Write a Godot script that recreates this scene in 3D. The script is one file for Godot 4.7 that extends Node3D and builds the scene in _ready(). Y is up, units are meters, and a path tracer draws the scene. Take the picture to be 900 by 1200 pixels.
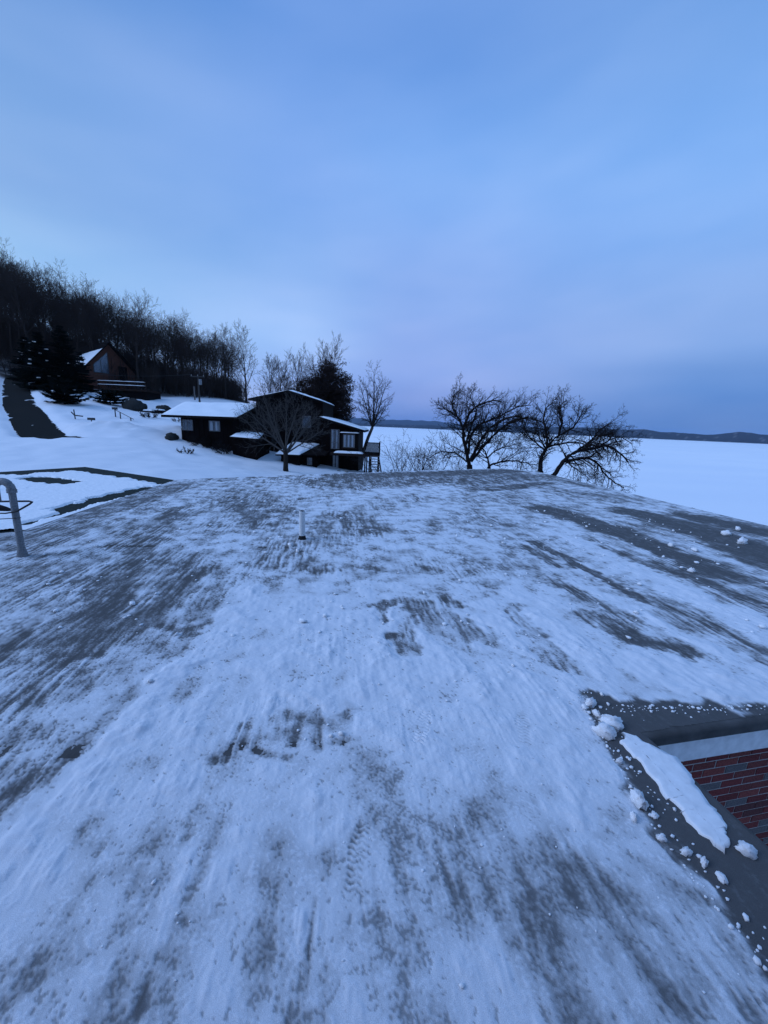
extends Node3D
# A flat, scraped roof beside a frozen lake at dusk: neighbouring house, wooded hill, bare apple trees.
# World: y up, metres, camera looks towards -Z; y = 0 is the top of the roof membrane.

const LAKE_Y := -7.0

class MB:
	var v := PackedVector3Array()
	var n := PackedVector3Array()
	var c := PackedColorArray()
	var ix := PackedInt32Array()
	func tri(a: Vector3, b: Vector3, d: Vector3):
		var nn := (b - a).cross(d - a).normalized()
		var k := v.size()
		v.append(a); v.append(b); v.append(d)
		n.append(nn); n.append(nn); n.append(nn)
		ix.append(k); ix.append(k + 2); ix.append(k + 1)
	func quad(a: Vector3, b: Vector3, d: Vector3, e: Vector3):
		var nn := (b - a).cross(e - a).normalized()
		var k := v.size()
		v.append(a); v.append(b); v.append(d); v.append(e)
		for q in 4: n.append(nn)
		ix.append(k); ix.append(k + 2); ix.append(k + 1)
		ix.append(k); ix.append(k + 3); ix.append(k + 2)
	func hexa(p: Array):
		# eight corners: 0-3 lower ring counter-clockwise seen from above, 4-7 upper ring
		quad(p[3], p[2], p[1], p[0]); quad(p[4], p[5], p[6], p[7])
		for q in 4:
			var r: int = (q + 1) % 4
			quad(p[q], p[r], p[r + 4], p[q + 4])
	func box(lo: Vector3, hi: Vector3, t := Transform3D()):
		var p := [Vector3(lo.x, lo.y, hi.z), Vector3(hi.x, lo.y, hi.z), Vector3(hi.x, lo.y, lo.z), Vector3(lo.x, lo.y, lo.z),
			Vector3(lo.x, hi.y, hi.z), Vector3(hi.x, hi.y, hi.z), Vector3(hi.x, hi.y, lo.z), Vector3(lo.x, hi.y, lo.z)]
		for q in 8: p[q] = t * p[q]
		hexa(p)
	func bevel(lo: Vector3, hi: Vector3, b: float):
		# a box whose front (+z) edges are chamfered
		var z1 := hi.z - b
		var a := [Vector3(lo.x, lo.y, z1), Vector3(hi.x, lo.y, z1), Vector3(hi.x, hi.y, z1), Vector3(lo.x, hi.y, z1)]
		var f := [Vector3(lo.x + b, lo.y + b, hi.z), Vector3(hi.x - b, lo.y + b, hi.z), Vector3(hi.x - b, hi.y - b, hi.z), Vector3(lo.x + b, hi.y - b, hi.z)]
		var g := [Vector3(lo.x, lo.y, lo.z), Vector3(hi.x, lo.y, lo.z), Vector3(hi.x, hi.y, lo.z), Vector3(lo.x, hi.y, lo.z)]
		quad(f[0], f[1], f[2], f[3])
		for q in 4:
			var r: int = (q + 1) % 4
			quad(a[q], a[r], f[r], f[q]); quad(g[q], g[r], a[r], a[q])
	func tube(pts: PackedVector3Array, rad: PackedFloat32Array, sides: int, cap := false):
		var k0 := v.size()
		var m := pts.size()
		for j in m:
			var d: Vector3 = (pts[min(j + 1, m - 1)] - pts[max(j - 1, 0)]).normalized()
			var s: Vector3 = d.cross(Vector3(0.31, 0.07, 0.95) if absf(d.y) > 0.7 else Vector3.UP).normalized()
			var u := s.cross(d)
			for q in sides:
				var a := TAU * q / sides
				var o := s * cos(a) + u * sin(a)
				v.append(pts[j] + o * rad[j]); n.append(o)
		for j in m - 1:
			for q in sides:
				var a := k0 + j * sides + q
				var b := k0 + j * sides + (q + 1) % sides
				ix.append(a); ix.append(b); ix.append(b + sides)
				ix.append(a); ix.append(b + sides); ix.append(a + sides)
		if cap:
			for e in [0, m - 1]:
				for q in range(1, sides - 1):
					tri(v[k0 + e * sides], v[k0 + e * sides + q], v[k0 + e * sides + q + 1])
	func rod(a: Vector3, b: Vector3, r: float, sides := 8, r2 := -1.0):
		tube(PackedVector3Array([a, b]), PackedFloat32Array([r, r if r2 < 0.0 else r2]), sides, true)
	func lump(at: Vector3, r: Vector3, noise: FastNoiseLite, amp: float, rows := 8, cols := 12):
		var k0 := v.size()
		for j in rows + 1:
			var th := PI * j / rows
			for q in cols + 1:
				var ph := TAU * (q % cols) / cols
				var o := Vector3(sin(th) * cos(ph), cos(th), sin(th) * sin(ph))
				var s := 1.0 + amp * noise.get_noise_3dv(o * 2.0 + at * 3.0)
				v.append(at + o * r * s); n.append((o / r).normalized())
		for j in rows:
			for q in cols:
				var a := k0 + j * (cols + 1) + q
				var b := a + cols + 1
				ix.append(a); ix.append(b + 1); ix.append(a + 1)
				ix.append(a); ix.append(b); ix.append(b + 1)
	func mesh(off: Vector3, mat: Material) -> ArrayMesh:
		var w := PackedVector3Array()
		w.resize(v.size())
		for q in v.size(): w[q] = v[q] - off
		var a := []
		a.resize(Mesh.ARRAY_MAX)
		a[Mesh.ARRAY_VERTEX] = w
		a[Mesh.ARRAY_NORMAL] = n
		if c.size() == v.size(): a[Mesh.ARRAY_COLOR] = c
		a[Mesh.ARRAY_INDEX] = ix
		var m := ArrayMesh.new()
		m.add_surface_from_arrays(Mesh.PRIMITIVE_TRIANGLES, a)
		m.surface_set_material(0, mat)
		return m

var M := {}
var taken := {}
var rng := RandomNumberGenerator.new()
var rough := FastNoiseLite.new()

func lin(r: float, g: float, b: float) -> Color:
	return Color(r, g, b).linear_to_srgb()

func numbered(called: String) -> String:
	if not taken.has(called):
		taken[called] = 0
		return called
	taken[called] += 1
	return "%s_%03d" % [called, taken[called]]

func tag(o: Node, label: String, category: String, group := "", kind := ""):
	if label != "": o.set_meta("label", label)
	if category != "": o.set_meta("category", category)
	if group != "": o.set_meta("group", group)
	if kind != "": o.set_meta("kind", kind)

func thing(called: String, label: String, category: String, at := Vector3.ZERO, group := "") -> Node3D:
	var o := Node3D.new()
	o.name = numbered(called)
	add_child(o)
	o.position = at
	tag(o, label, category, group)
	return o

# commits world-space geometry as one named mesh below a thing or a part (or at top level, at the given base)
func build(called: String, mb: MB, mat: Material, parent: Node3D = null, at := Vector3.ZERO) -> MeshInstance3D:
	var o := MeshInstance3D.new()
	var off := at
	if parent:
		var q: Node = parent
		off = Vector3.ZERO
		while q != self:
			off += (q as Node3D).position
			q = q.get_parent()
	o.mesh = mb.mesh(off, mat)
	if parent:
		o.name = called
		parent.add_child(o, true)
	else:
		o.name = numbered(called)
		o.position = at
		add_child(o)
	return o

func structure(called: String, mb: MB, mat: Material) -> MeshInstance3D:
	var o := build(called, mb, mat)
	o.set_meta("kind", "structure")
	return o

func copy_of(o: Node3D, called: String, at: Vector3, turn: float, s := 1.0) -> Node3D:
	var d: Node3D = o.duplicate()
	d.name = numbered(called)
	add_child(d)
	d.position = at
	d.rotation.y = turn
	d.scale = Vector3.ONE * s
	return d

func noise(freq: float, seed_: int, oct := 3) -> FastNoiseLite:
	var f := FastNoiseLite.new()
	f.noise_type = FastNoiseLite.TYPE_SIMPLEX_SMOOTH
	f.frequency = freq
	f.seed = seed_
	f.fractal_octaves = oct
	return f

func noise_tex(freq: float, seed_: int, lo: float, hi: float, normal := false, bump := 1.0, size := 512) -> NoiseTexture2D:
	var t := NoiseTexture2D.new()
	t.width = size; t.height = size
	t.seamless = true
	t.noise = noise(freq, seed_, 5)
	if normal:
		t.as_normal_map = true
		t.bump_strength = bump
	else:
		var g := Gradient.new()
		g.set_color(0, Color(lo, lo, lo)); g.set_color(1, Color(hi, hi, hi))
		t.color_ramp = g
	return t

func mat(col: Color, ro := 0.9, tex: Texture2D = null, scl := 1.0, nrm: Texture2D = null, nsc := 0.5) -> StandardMaterial3D:
	var m := StandardMaterial3D.new()
	m.albedo_color = col
	m.roughness = ro
	m.metallic_specular = 0.5 if ro < 0.7 else 0.15
	if tex:
		m.albedo_texture = tex
	if nrm:
		m.normal_enabled = true
		m.normal_texture = nrm
		m.normal_scale = nsc
	if tex or nrm:
		m.uv1_triplanar = true
		m.uv1_world_triplanar = true
		m.uv1_scale = Vector3.ONE * scl
	return m

# ------------------------------------------------------------------ camera, sky, light
func make_view():
	var cam := Camera3D.new()
	cam.name = "camera"
	cam.fov = 106.02
	cam.near = 0.05
	cam.far = 30000.0
	cam.position = Vector3(0, 1.85, 0)
	cam.rotation_degrees = Vector3(-12.5, 0.0, 2.5)
	add_child(cam)
	cam.make_current()
	var env := Environment.new()
	env.background_mode = Environment.BG_SKY
	env.tonemap_mode = Environment.TONE_MAPPER_LINEAR
	env.tonemap_exposure = 1.0
	env.sdfgi_enabled = true
	env.ssao_enabled = true
	env.ssil_enabled = true
	var sky := Sky.new()
	var pm := PanoramaSkyMaterial.new()
	pm.panorama = sky_picture()
	sky.sky_material = pm
	env.sky = sky
	env.fog_enabled = true
	env.fog_density = 0.00005
	env.fog_light_color = Color(0.68, 0.82, 0.98)
	var we := WorldEnvironment.new()
	we.name = "world_environment"
	we.environment = env
	add_child(we)
	var sun := DirectionalLight3D.new()
	sun.name = "afterglow"
	sun.light_color = Color(0.74, 0.83, 1.0)
	sun.light_energy = 0.68
	sun.light_angular_distance = 40.0
	sun.shadow_enabled = true
	sun.rotation_degrees = Vector3(-32, -80, 0)
	add_child(sun)

# rows of [elevation, sRGB] for four bearings, left to right across the view
const SKY_L := [[0, 160, 190, 240], [8, 162, 200, 250], [15, 156, 198, 245], [22, 138, 178, 233], [40, 106, 152, 217], [90, 100, 146, 216]]
const SKY_M := [[0, 148, 172, 232], [5, 156, 186, 246], [11, 162, 199, 254], [18, 148, 187, 246], [29, 128, 172, 240], [40, 108, 155, 227], [90, 100, 146, 216]]
const SKY_C := [[0, 114, 146, 217], [4, 128, 159, 228], [7.5, 142, 173, 239], [11, 138, 172, 238], [16, 138, 175, 240], [29, 126, 174, 243], [40, 108, 155, 227], [90, 100, 146, 216]]
const SKY_R := [[0, 99, 138, 202], [2, 104, 144, 210], [7, 120, 159, 222], [10.5, 136, 174, 235], [25, 130, 179, 246], [40, 115, 163, 229], [90, 100, 146, 216]]

func sky_row(t: Array, e: float) -> Vector3:
	for k in t.size() - 1:
		if e <= t[k + 1][0]:
			var f: float = clampf((e - t[k][0]) / (t[k + 1][0] - t[k][0]), 0.0, 1.0)
			f = f * f * (3.0 - 2.0 * f)
			return Vector3(t[k][1], t[k][2], t[k][3]).lerp(Vector3(t[k + 1][1], t[k + 1][2], t[k + 1][3]), f)
	return Vector3(100, 146, 216)

func sky_picture() -> ImageTexture:
	var w := 1024
	var h := 512
	var im := Image.create(w, h, false, Image.FORMAT_RGBF)
	var soft := noise(1.1, 5, 4)
	var veil := noise(0.9, 11, 4)
	var wisp := noise(1.2, 17, 5)
	for y in h:
		var e := 90.0 - 180.0 * (y + 0.5) / h
		var a := sky_row(SKY_L, maxf(e, 0.0))
		var b := sky_row(SKY_C, maxf(e, 0.0))
		var m := sky_row(SKY_M, maxf(e, 0.0))
		var c := sky_row(SKY_R, maxf(e, 0.0))
		var back := (a + c) * 0.5
		for x in w:
			var az := 360.0 * (x + 0.5) / w
			if az > 180.0: az -= 360.0
			var s: Vector3
			if az < -42.0: s = a.lerp(back, clampf((-42.0 - az) / 138.0, 0.0, 1.0))
			elif az < -14.0: s = a.lerp(m, (az + 42.0) / 28.0)
			elif az < 3.0: s = m.lerp(b, smoothstep(-14.0, 3.0, az))
			elif az < 42.0: s = b.lerp(c, smoothstep(3.0, 42.0, az))
			else: s = c.lerp(back, clampf((az - 42.0) / 138.0, 0.0, 1.0))
			if e > 0.0:
				var er := deg_to_rad(e)
				var d := Vector3(cos(er) * sin(deg_to_rad(az)), sin(er), -cos(er) * cos(deg_to_rad(az)))
				# thin cloud veils: flattened towards the horizon
				var p := Vector3(d.x * 1.6, d.y * 5.5, d.z * 1.6)
				var k := soft.get_noise_3dv(p)
				var k2 := veil.get_noise_3dv(Vector3(d.x * 0.9 + d.y, d.y * 2.2 - d.x * 0.5, d.z * 0.9))
				var am := 0.35 + 0.65 * exp(-e / 14.0)
				s += Vector3(15, 9, 4) * k * am * 1.6 + Vector3(14, 9, 5) * k2 + Vector3(8, 5, 3) * wisp.get_noise_3dv(Vector3(d.x * 2.0 + d.y * 1.5, d.y * 9.0 - d.x * 2.0, d.z * 2.0)) * (1.0 - am * 0.5)
			var q := Color(s.x / 255.0, s.y / 255.0, s.z / 255.0).srgb_to_linear()
			im.set_pixel(x, y, q)
	return ImageTexture.create_from_image(im)

# ------------------------------------------------------------------ terrain
# control points x, height, distance ahead; a thin-plate spline runs through them
const LAND := [[-48, 5.3, 52], [-38.4, 2.06, 40], [-35, 2.2, 40], [-29, -0.4, 31], [-25.7, -0.05, 31], [-29, 0.6, 34], [-56, 6.65, 58], [-35, 3.24, 46],
	[-40.5, 4.87, 60], [-25.5, 1.5, 40], [-18, -0.05, 33], [-13.4, -1.0, 32.5], [-8, -1.85, 30], [-24, -0.74, 24], [-17, -0.85, 22], [-11, -0.95, 20], [-4, -2.3, 22],
	[-3, -2.4, 34], [0.5, -2.7, 36], [4, -4.2, 37], [9, -7.8, 40], [3, -7.6, 50], [-5, -2.5, 50], [-6, -4.5, 62], [-2, -7.8, 68],
	[3, -3.1, 23], [9, -3.3, 22], [14, -5.0, 21], [20, -7.8, 22], [16, -5.2, 8], [22, -7.8, 6], [13, -4.0, 0], [24, -7.8, -20], [10, -3.5, -15],
	[-12, -2.6, 4], [-8, -1.9, 12], [-22, -1.8, 10], [-20, -2.0, -15], [-40, -0.2, 12], [-42, 0.5, -15], [-60, 4.5, 34], [-80, 9.5, 50], [-75, 6, 10],
	[-30, 2.3, 50], [-29.5, 4.4, 62], [-40, 6, 72], [-24, 4.5, 72], [-14, 0.5, 60], [-74, 12.5, 80], [-63, 10, 80], [-50, 7.6, 80], [-36, 6.2, 84], [-20, 1.0, 84], [-10, -5, 84], [-5, -8, 86],
	[-101, 22.5, 110], [-87, 18, 110], [-69, 14, 110], [-58, 11.5, 110], [-45, 9, 110], [-34, 4.8, 110], [-22, -3, 112], [-16, -8, 114],
	[-130, 27, 150], [-90, 18, 150], [-60, 11, 150], [-40, 2, 150], [-28, -8, 152], [-120, 18, 60], [-150, 27, 100], [-150, 20, 0], [-34, -8, 190], [-80, 8, 200], [-170, 24, 200], [34, -9, 30], [40, -9, 90], [5, -9, 130], [20, -9, 60], [44, -9, -25]]
var tps_w := PackedFloat64Array()

func solve_land():
	var k := LAND.size()
	var m := k + 3
	var a := []
	for i in m:
		var row := PackedFloat64Array()
		row.resize(m + 1)
		a.append(row)
	for i in k:
		for j in k:
			var dx: float = LAND[i][0] - LAND[j][0]
			var dz: float = LAND[i][2] - LAND[j][2]
			var r2 := dx * dx + dz * dz
			a[i][j] = (0.5 * r2 * log(r2) if r2 > 0.0 else 12.0)
		a[i][k] = 1.0; a[i][k + 1] = LAND[i][0]; a[i][k + 2] = LAND[i][2]
		a[k][i] = 1.0; a[k + 1][i] = LAND[i][0]; a[k + 2][i] = LAND[i][2]
		a[i][m] = LAND[i][1]
	for p in m:
		var best := p
		for r in range(p + 1, m):
			if absf(a[r][p]) > absf(a[best][p]): best = r
		var t = a[p]; a[p] = a[best]; a[best] = t
		for r in range(p + 1, m):
			var f: float = a[r][p] / a[p][p]
			if f != 0.0:
				for q in range(p, m + 1): a[r][q] -= f * a[p][q]
	tps_w.resize(m)
	for p in range(m - 1, -1, -1):
		var s: float = a[p][m]
		for q in range(p + 1, m): s -= a[p][q] * tps_w[q]
		tps_w[p] = s / a[p][p]

func land(x: float, z: float) -> float:
	var zf := -z
	var k := LAND.size()
	var s := tps_w[k] + tps_w[k + 1] * x + tps_w[k + 2] * zf
	for i in k:
		var dx: float = x - LAND[i][0]
		var dz: float = zf - LAND[i][2]
		var r2 := dx * dx + dz * dz
		if r2 > 0.0: s += tps_w[i] * 0.5 * r2 * log(r2)
	return s

# centre line of the drive: x, z, half width
const DRIVE := [[-22.3, -31.5, 0.08], [-24.4, -31.3, 0.25], [-26.6, -31.5, 0.8], [-28.7, -32.4, 1.35], [-30.9, -34.3, 1.4], [-33.9, -37.1, 1.35], [-38.0, -40.9, 1.3], [-43.0, -46.1, 1.25], [-48.6, -52.2, 1.2], [-55.8, -60.2, 1.2], [-64.0, -70.0, 1.2]]

func drive_distance(x: float, z: float) -> float:
	var best := 1e9
	var p := Vector2(x, z)
	for k in DRIVE.size() - 1:
		var a := Vector2(DRIVE[k][0], DRIVE[k][1])
		var b := Vector2(DRIVE[k + 1][0], DRIVE[k + 1][1])
		var t := clampf((p - a).dot(b - a) / (b - a).length_squared(), 0.0, 1.0)
		best = minf(best, p.distance_to(a.lerp(b, t)) - lerpf(DRIVE[k][2], DRIVE[k + 1][2], t))
	return best

func bank(x: float, z: float) -> float:
	# ploughed heap beside the foot of the drive
	var d := Vector2((x + 24.0) / 4.6, (z + 34.2) / 1.6).length()
	var e := Vector2((x + 19.6) / 3.4, (z + 36.6) / 1.5).length()
	return 0.75 * exp(-d * d * 1.6) + 0.5 * exp(-e * e * 1.6)

func forest_mask(x: float, z: float) -> float:
	# 1 inside the wood
	var edge := -60.0 - 9.0 * smoothstep(-38.0, -28.0, x) + 12.0 * smoothstep(-44.0, -64.0, x)
	return smoothstep(edge + 2.0, edge - 5.0, z) * smoothstep(-8.0, -24.0, x + 0.14 * (z + 70.0))

func make_land():
	solve_land()
	var lump_n := noise(0.35, 21, 4)
	var crust := noise(1.6, 22, 3)
	var leaf := noise(0.5, 23, 3)
	var mb := MB.new()
	var xs := PackedFloat32Array()
	var zs := PackedFloat32Array()
	var x := -170.0
	while x < 44.0:
		xs.append(x)
		x += 3.0 if x < -66.0 else (0.45 if x < 2.0 else 1.0)
	var z := 25.0
	while z > -200.0:
		zs.append(z)
		z -= 1.5 if z > -12.0 else (0.45 if z > -60.0 else 2.5)
	var w := xs.size()
	for j in zs.size():
		for i in w:
			var px := xs[i]
			var pz := zs[j]
			var y := land(px, pz)
			var dd := drive_distance(px, pz) if px < -20.0 and pz < -25.0 else 9.0
			var f := forest_mask(px, pz)
			y += 0.13 * lump_n.get_noise_2d(px, pz) + 0.05 * crust.get_noise_2d(px, pz)
			var bk := bank(px, pz)
			y += bk * (1.0 + 0.5 * crust.get_noise_2d(px * 1.3, pz * 1.3)) * smoothstep(0.0, 0.8, dd)
			y -= 0.16 * smoothstep(0.45, -0.1, dd)
			y += 0.1 * smoothstep(0.1, 0.6, dd) * smoothstep(2.0, 0.8, dd)
			mb.v.append(Vector3(px, y, pz))
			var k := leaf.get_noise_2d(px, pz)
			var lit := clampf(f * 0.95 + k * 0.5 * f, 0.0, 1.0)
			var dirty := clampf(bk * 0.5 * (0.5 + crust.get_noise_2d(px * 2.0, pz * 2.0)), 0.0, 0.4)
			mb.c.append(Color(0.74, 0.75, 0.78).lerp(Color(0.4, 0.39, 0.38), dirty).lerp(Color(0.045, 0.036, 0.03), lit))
	mb.n.resize(mb.v.size())
	for j in zs.size():
		for i in w:
			var a: int = j * w + max(i - 1, 0)
			var b: int = j * w + min(i + 1, w - 1)
			var c: int = max(j - 1, 0) * w + i
			var d: int = min(j + 1, zs.size() - 1) * w + i
			mb.n[j * w + i] = (mb.v[d] - mb.v[c]).cross(mb.v[b] - mb.v[a]).normalized() * -1.0
			if mb.n[j * w + i].y < 0.0: mb.n[j * w + i] *= -1.0
	for j in zs.size() - 1:
		for i in w - 1:
			var a: int = j * w + i
			mb.ix.append_array(PackedInt32Array([a, a + w, a + w + 1, a, a + w + 1, a + 1]))
	structure("snowy_ground", mb, M.ground)
	# asphalt drive in its ploughed cut
	var dr := MB.new()
	var ragged := noise(0.8, 31, 3)
	var pts := []
	for k in DRIVE.size() - 1:
		for q in 12: pts.append([lerpf(DRIVE[k][0], DRIVE[k + 1][0], q / 12.0), lerpf(DRIVE[k][1], DRIVE[k + 1][1], q / 12.0), lerpf(DRIVE[k][2], DRIVE[k + 1][2], q / 12.0)])
	var cols := 9
	for k in pts.size():
		var a = pts[max(k - 1, 0)]
		var b = pts[min(k + 1, pts.size() - 1)]
		var dir := Vector2(b[0] - a[0], b[1] - a[1]).normalized()
		var side := Vector2(-dir.y, dir.x)
		for q in cols:
			var t := 2.0 * q / (cols - 1) - 1.0
			var hw: float = pts[k][2] + 0.12 * ragged.get_noise_2d(k * 1.7, q * 3.0) * absf(t)
			var p: Vector2 = Vector2(pts[k][0], pts[k][1]) + side * t * hw
			dr.v.append(Vector3(p.x, land(p.x, p.y) - 0.085, p.y))
			dr.n.append(Vector3.UP)
	for k in pts.size() - 1:
		for q in cols - 1:
			var a: int = k * cols + q
			dr.ix.append_array(PackedInt32Array([a, a + cols, a + cols + 1, a, a + cols + 1, a + 1]))
	structure("driveway", dr, M.asphalt)

func make_lake():
	var mb := MB.new()
	var drift := noise(0.012, 41, 4)
	var streak := noise(0.06, 42, 3)
	var rings := 110
	var spokes := 220
	for j in rings:
		var r := 8.0 * pow(1.065, j)
		for i in spokes:
			var a := deg_to_rad(-70.0 + 200.0 * i / (spokes - 1))
			var p := Vector3(r * sin(a), LAKE_Y, -r * cos(a))
			var k := drift.get_noise_2d(p.x * 0.5, p.z) + 0.5 * streak.get_noise_2d(p.x * 0.25, p.z)
			var ridge := exp(-pow((-p.z - 112.0 + 0.12 * p.x + 6.0 * drift.get_noise_2d(p.x, 3.0)) / 2.2, 2.0))
			p.y += 0.10 * k * clampf(r / 60.0, 0.0, 1.0) + 0.35 * ridge
			mb.v.append(p); mb.n.append(Vector3.UP)
			var g := clampf(0.5 + 0.9 * k, 0.0, 1.0)
			mb.c.append(Color(0.82, 0.85, 0.89).lerp(Color(0.89, 0.9, 0.91), g))
	for j in rings - 1:
		for i in spokes - 1:
			var a := j * spokes + i
			mb.ix.append_array(PackedInt32Array([a, a + spokes, a + spokes + 1, a, a + spokes + 1, a + 1]))
	structure("frozen_lake", mb, M.lake)

func make_hills():
	# wooded far shores: [name, nearest distance, depth, azimuth from, to, height, seed]
	for h in [["far_mountains", 9000.0, 1500.0, -30.0, 36.0, 215.0, 7], ["far_hills", 6000.0, 1200.0, -34.0, 70.0, 92.0, 3]]:
		var f := noise(0.09, h[6], 4)
		var fine := noise(1.3, h[6] + 1, 3)
		var patch := noise(0.9, h[6] + 2, 3)
		var mb := MB.new()
		var na := 500
		var nr := 9
		for i in na:
			var az: float = lerpf(h[3], h[4], i / (na - 1.0))
			var tall: float = h[5] * (0.9 + 0.45 * f.get_noise_1d(az * 1.1) + 0.012 * fine.get_noise_1d(az * 1.2))
			if h[0] == "far_hills": tall *= 0.75 + 0.75 * smoothstep(4.0, 30.0, az)
			else: tall *= smoothstep(36.0, 12.0, az)
			for j in nr:
				var t: float = j / (nr - 1.0)
				var r: float = h[1] + h[2] * t + 90.0 * patch.get_noise_2d(az * 3.0, 0.0) * (1.0 - t)
				var y: float = LAKE_Y - 8.0 + tall * (1.0 - pow(1.0 - t, 1.7)) + 1.5 * fine.get_noise_2d(az * 2.0, j * 2.0) * t
				var ar := deg_to_rad(az)
				mb.v.append(Vector3(r * sin(ar), y, -r * cos(ar)))
				mb.n.append(Vector3(-sin(ar), 1.2, cos(ar)).normalized())
				# clearings under snow show as pale patches
				var snow := smoothstep(0.42, 0.55, patch.get_noise_2d(az * 2.2, j * 1.1)) if h[0] == "far_hills" else 0.0
				mb.c.append(Color(0.024, 0.021, 0.019).lerp(Color(0.6, 0.61, 0.63), snow * 0.25))
		for i in na - 1:
			for j in nr - 1:
				var a := i * nr + j
				mb.ix.append_array(PackedInt32Array([a, a + 1, a + nr + 1, a, a + nr + 1, a + nr]))
		structure(h[0], mb, M.hills)

func make_materials():
	rough = noise(1.0, 3, 3)
	var grain := noise_tex(0.02, 51, 0.78, 1.0)
	var snow_n := noise_tex(0.03, 52, 0, 1, true, 3.0)
	M.ground = mat(Color.WHITE, 0.85, null, 0.9, snow_n, 0.25)
	M.ground.vertex_color_use_as_albedo = true
	M.lake = mat(Color.WHITE, 0.9)
	M.lake.vertex_color_use_as_albedo = true
	M.hills = mat(Color.WHITE, 1.0)
	M.hills.vertex_color_use_as_albedo = true
	M.snow = mat(lin(0.87, 0.88, 0.9), 0.8, noise_tex(0.02, 53, 0.93, 1.0), 1.2, snow_n, 0.25)
	M.roof_snow = mat(Color.WHITE, 0.7, noise_tex(0.11, 54, 0.8, 1.0), 4.0)
	M.roof_snow.vertex_color_use_as_albedo = true
	M.membrane = mat(lin(0.115, 0.113, 0.112), 0.75, noise_tex(0.012, 55, 0.72, 1.0), 0.8, noise_tex(0.08, 56, 0, 1, true, 2.0), 0.2)
	M.dark_roofing = mat(lin(0.035, 0.045, 0.042), 0.9, grain, 0.7)
	M.asphalt = mat(lin(0.017, 0.019, 0.019), 0.9, noise_tex(0.03, 57, 0.6, 1.0), 0.4)
	M.white_paint = mat(lin(0.82, 0.83, 0.84), 0.6, noise_tex(0.015, 58, 0.86, 1.0), 1.5)
	M.mortar = mat(lin(0.58, 0.55, 0.52), 0.95, grain, 4.0)
	M.bricks = []
	for q in [[0.3, 0.075, 0.07], [0.25, 0.065, 0.062], [0.36, 0.1, 0.085], [0.22, 0.19, 0.185], [0.28, 0.085, 0.075], [0.19, 0.075, 0.07]]:
		M.bricks.append(mat(lin(q[0], q[1], q[2]), 0.9, noise_tex(0.05, 60 + M.bricks.size(), 0.65, 1.0, false, 1.0, 256), 5.0))
	M.galvanised = mat(lin(0.3, 0.31, 0.325), 0.6, noise_tex(0.03, 70, 0.6, 1.0), 3.0)
	M.galvanised.metallic = 0.1
	M.plastic = mat(lin(0.76, 0.77, 0.77), 0.5, noise_tex(0.02, 71, 0.85, 1.0), 3.0)
	M.rubber = mat(lin(0.025, 0.025, 0.027), 0.7)
	M.iron = mat(lin(0.02, 0.02, 0.022), 0.6)
	M.bark = mat(lin(0.034, 0.028, 0.026), 0.95, grain, 2.0)
	M.grey_bark = mat(lin(0.085, 0.078, 0.074), 0.95, grain, 2.0)
	M.forest_bark = mat(lin(0.040, 0.031, 0.028), 0.95)
	M.dark_bark = mat(lin(0.018, 0.015, 0.015), 0.95)
	M.birch = mat(lin(0.13, 0.12, 0.115), 0.9)
	M.needles = mat(lin(0.007, 0.011, 0.009), 0.9)
	M.pine_needles = mat(lin(0.028, 0.019, 0.017), 0.9)
	M.siding = mat(lin(0.012, 0.008, 0.008), 0.85, noise_tex(0.03, 72, 0.6, 1.0), 0.8)
	M.trim = mat(lin(0.009, 0.007, 0.007), 0.85)
	M.wood = mat(lin(0.035, 0.022, 0.018), 0.85, grain, 1.0)
	M.red_wood = mat(lin(0.15, 0.068, 0.05), 0.85, grain, 0.6)
	M.curtain = mat(lin(0.42, 0.44, 0.47), 0.9)
	M.room = mat(lin(0.09, 0.09, 0.093), 0.9)
	M.frame = mat(lin(0.16, 0.15, 0.15), 0.7)
	M.glass = mat(Color(0.55, 0.62, 0.7, 0.18), 0.03)
	M.glass.transparency = BaseMaterial3D.TRANSPARENCY_ALPHA
	M.stone = mat(lin(0.07, 0.072, 0.07), 0.95, noise_tex(0.03, 73, 0.45, 1.0), 0.9)
	M.pale_stone = mat(lin(0.3, 0.29, 0.28), 0.95, grain, 1.5)

# ------------------------------------------------------------------ the roof underfoot
# outline of the main roof, x and z
const ROOF := [[-6.4, -11.62], [-4.44, -13.05], [-1.11, -15.45], [2.72, -18.0], [5.87, -19.85], [7.5, -18.95], [8.84, -8.7], [9.35, -3.72], [1.75, -2.1], [3.73, 7.0], [-4.22, 7.0]]
const LOW := [[-7.75, -14.5], [-13.55, -17.3], [-14.92, -14.77], [-19.3, -7.2], [-11.0, -4.3], [-7.4, -7.35], [-6.05, -7.2], [-6.5, -11.6]]

func flat_top(mb: MB, o: Array, y: float):
	var p := PackedVector2Array()
	for q in o: p.append(Vector2(q[0], q[1]))
	var t := Geometry2D.triangulate_polygon(p)
	for k in range(0, t.size(), 3):
		var a := Vector3(p[t[k]].x, y, p[t[k]].y)
		var b := Vector3(p[t[k + 1]].x, y, p[t[k + 1]].y)
		var c := Vector3(p[t[k + 2]].x, y, p[t[k + 2]].y)
		if (b - a).cross(c - a).y < 0.0: mb.tri(a, c, b)
		else: mb.tri(a, b, c)

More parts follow.
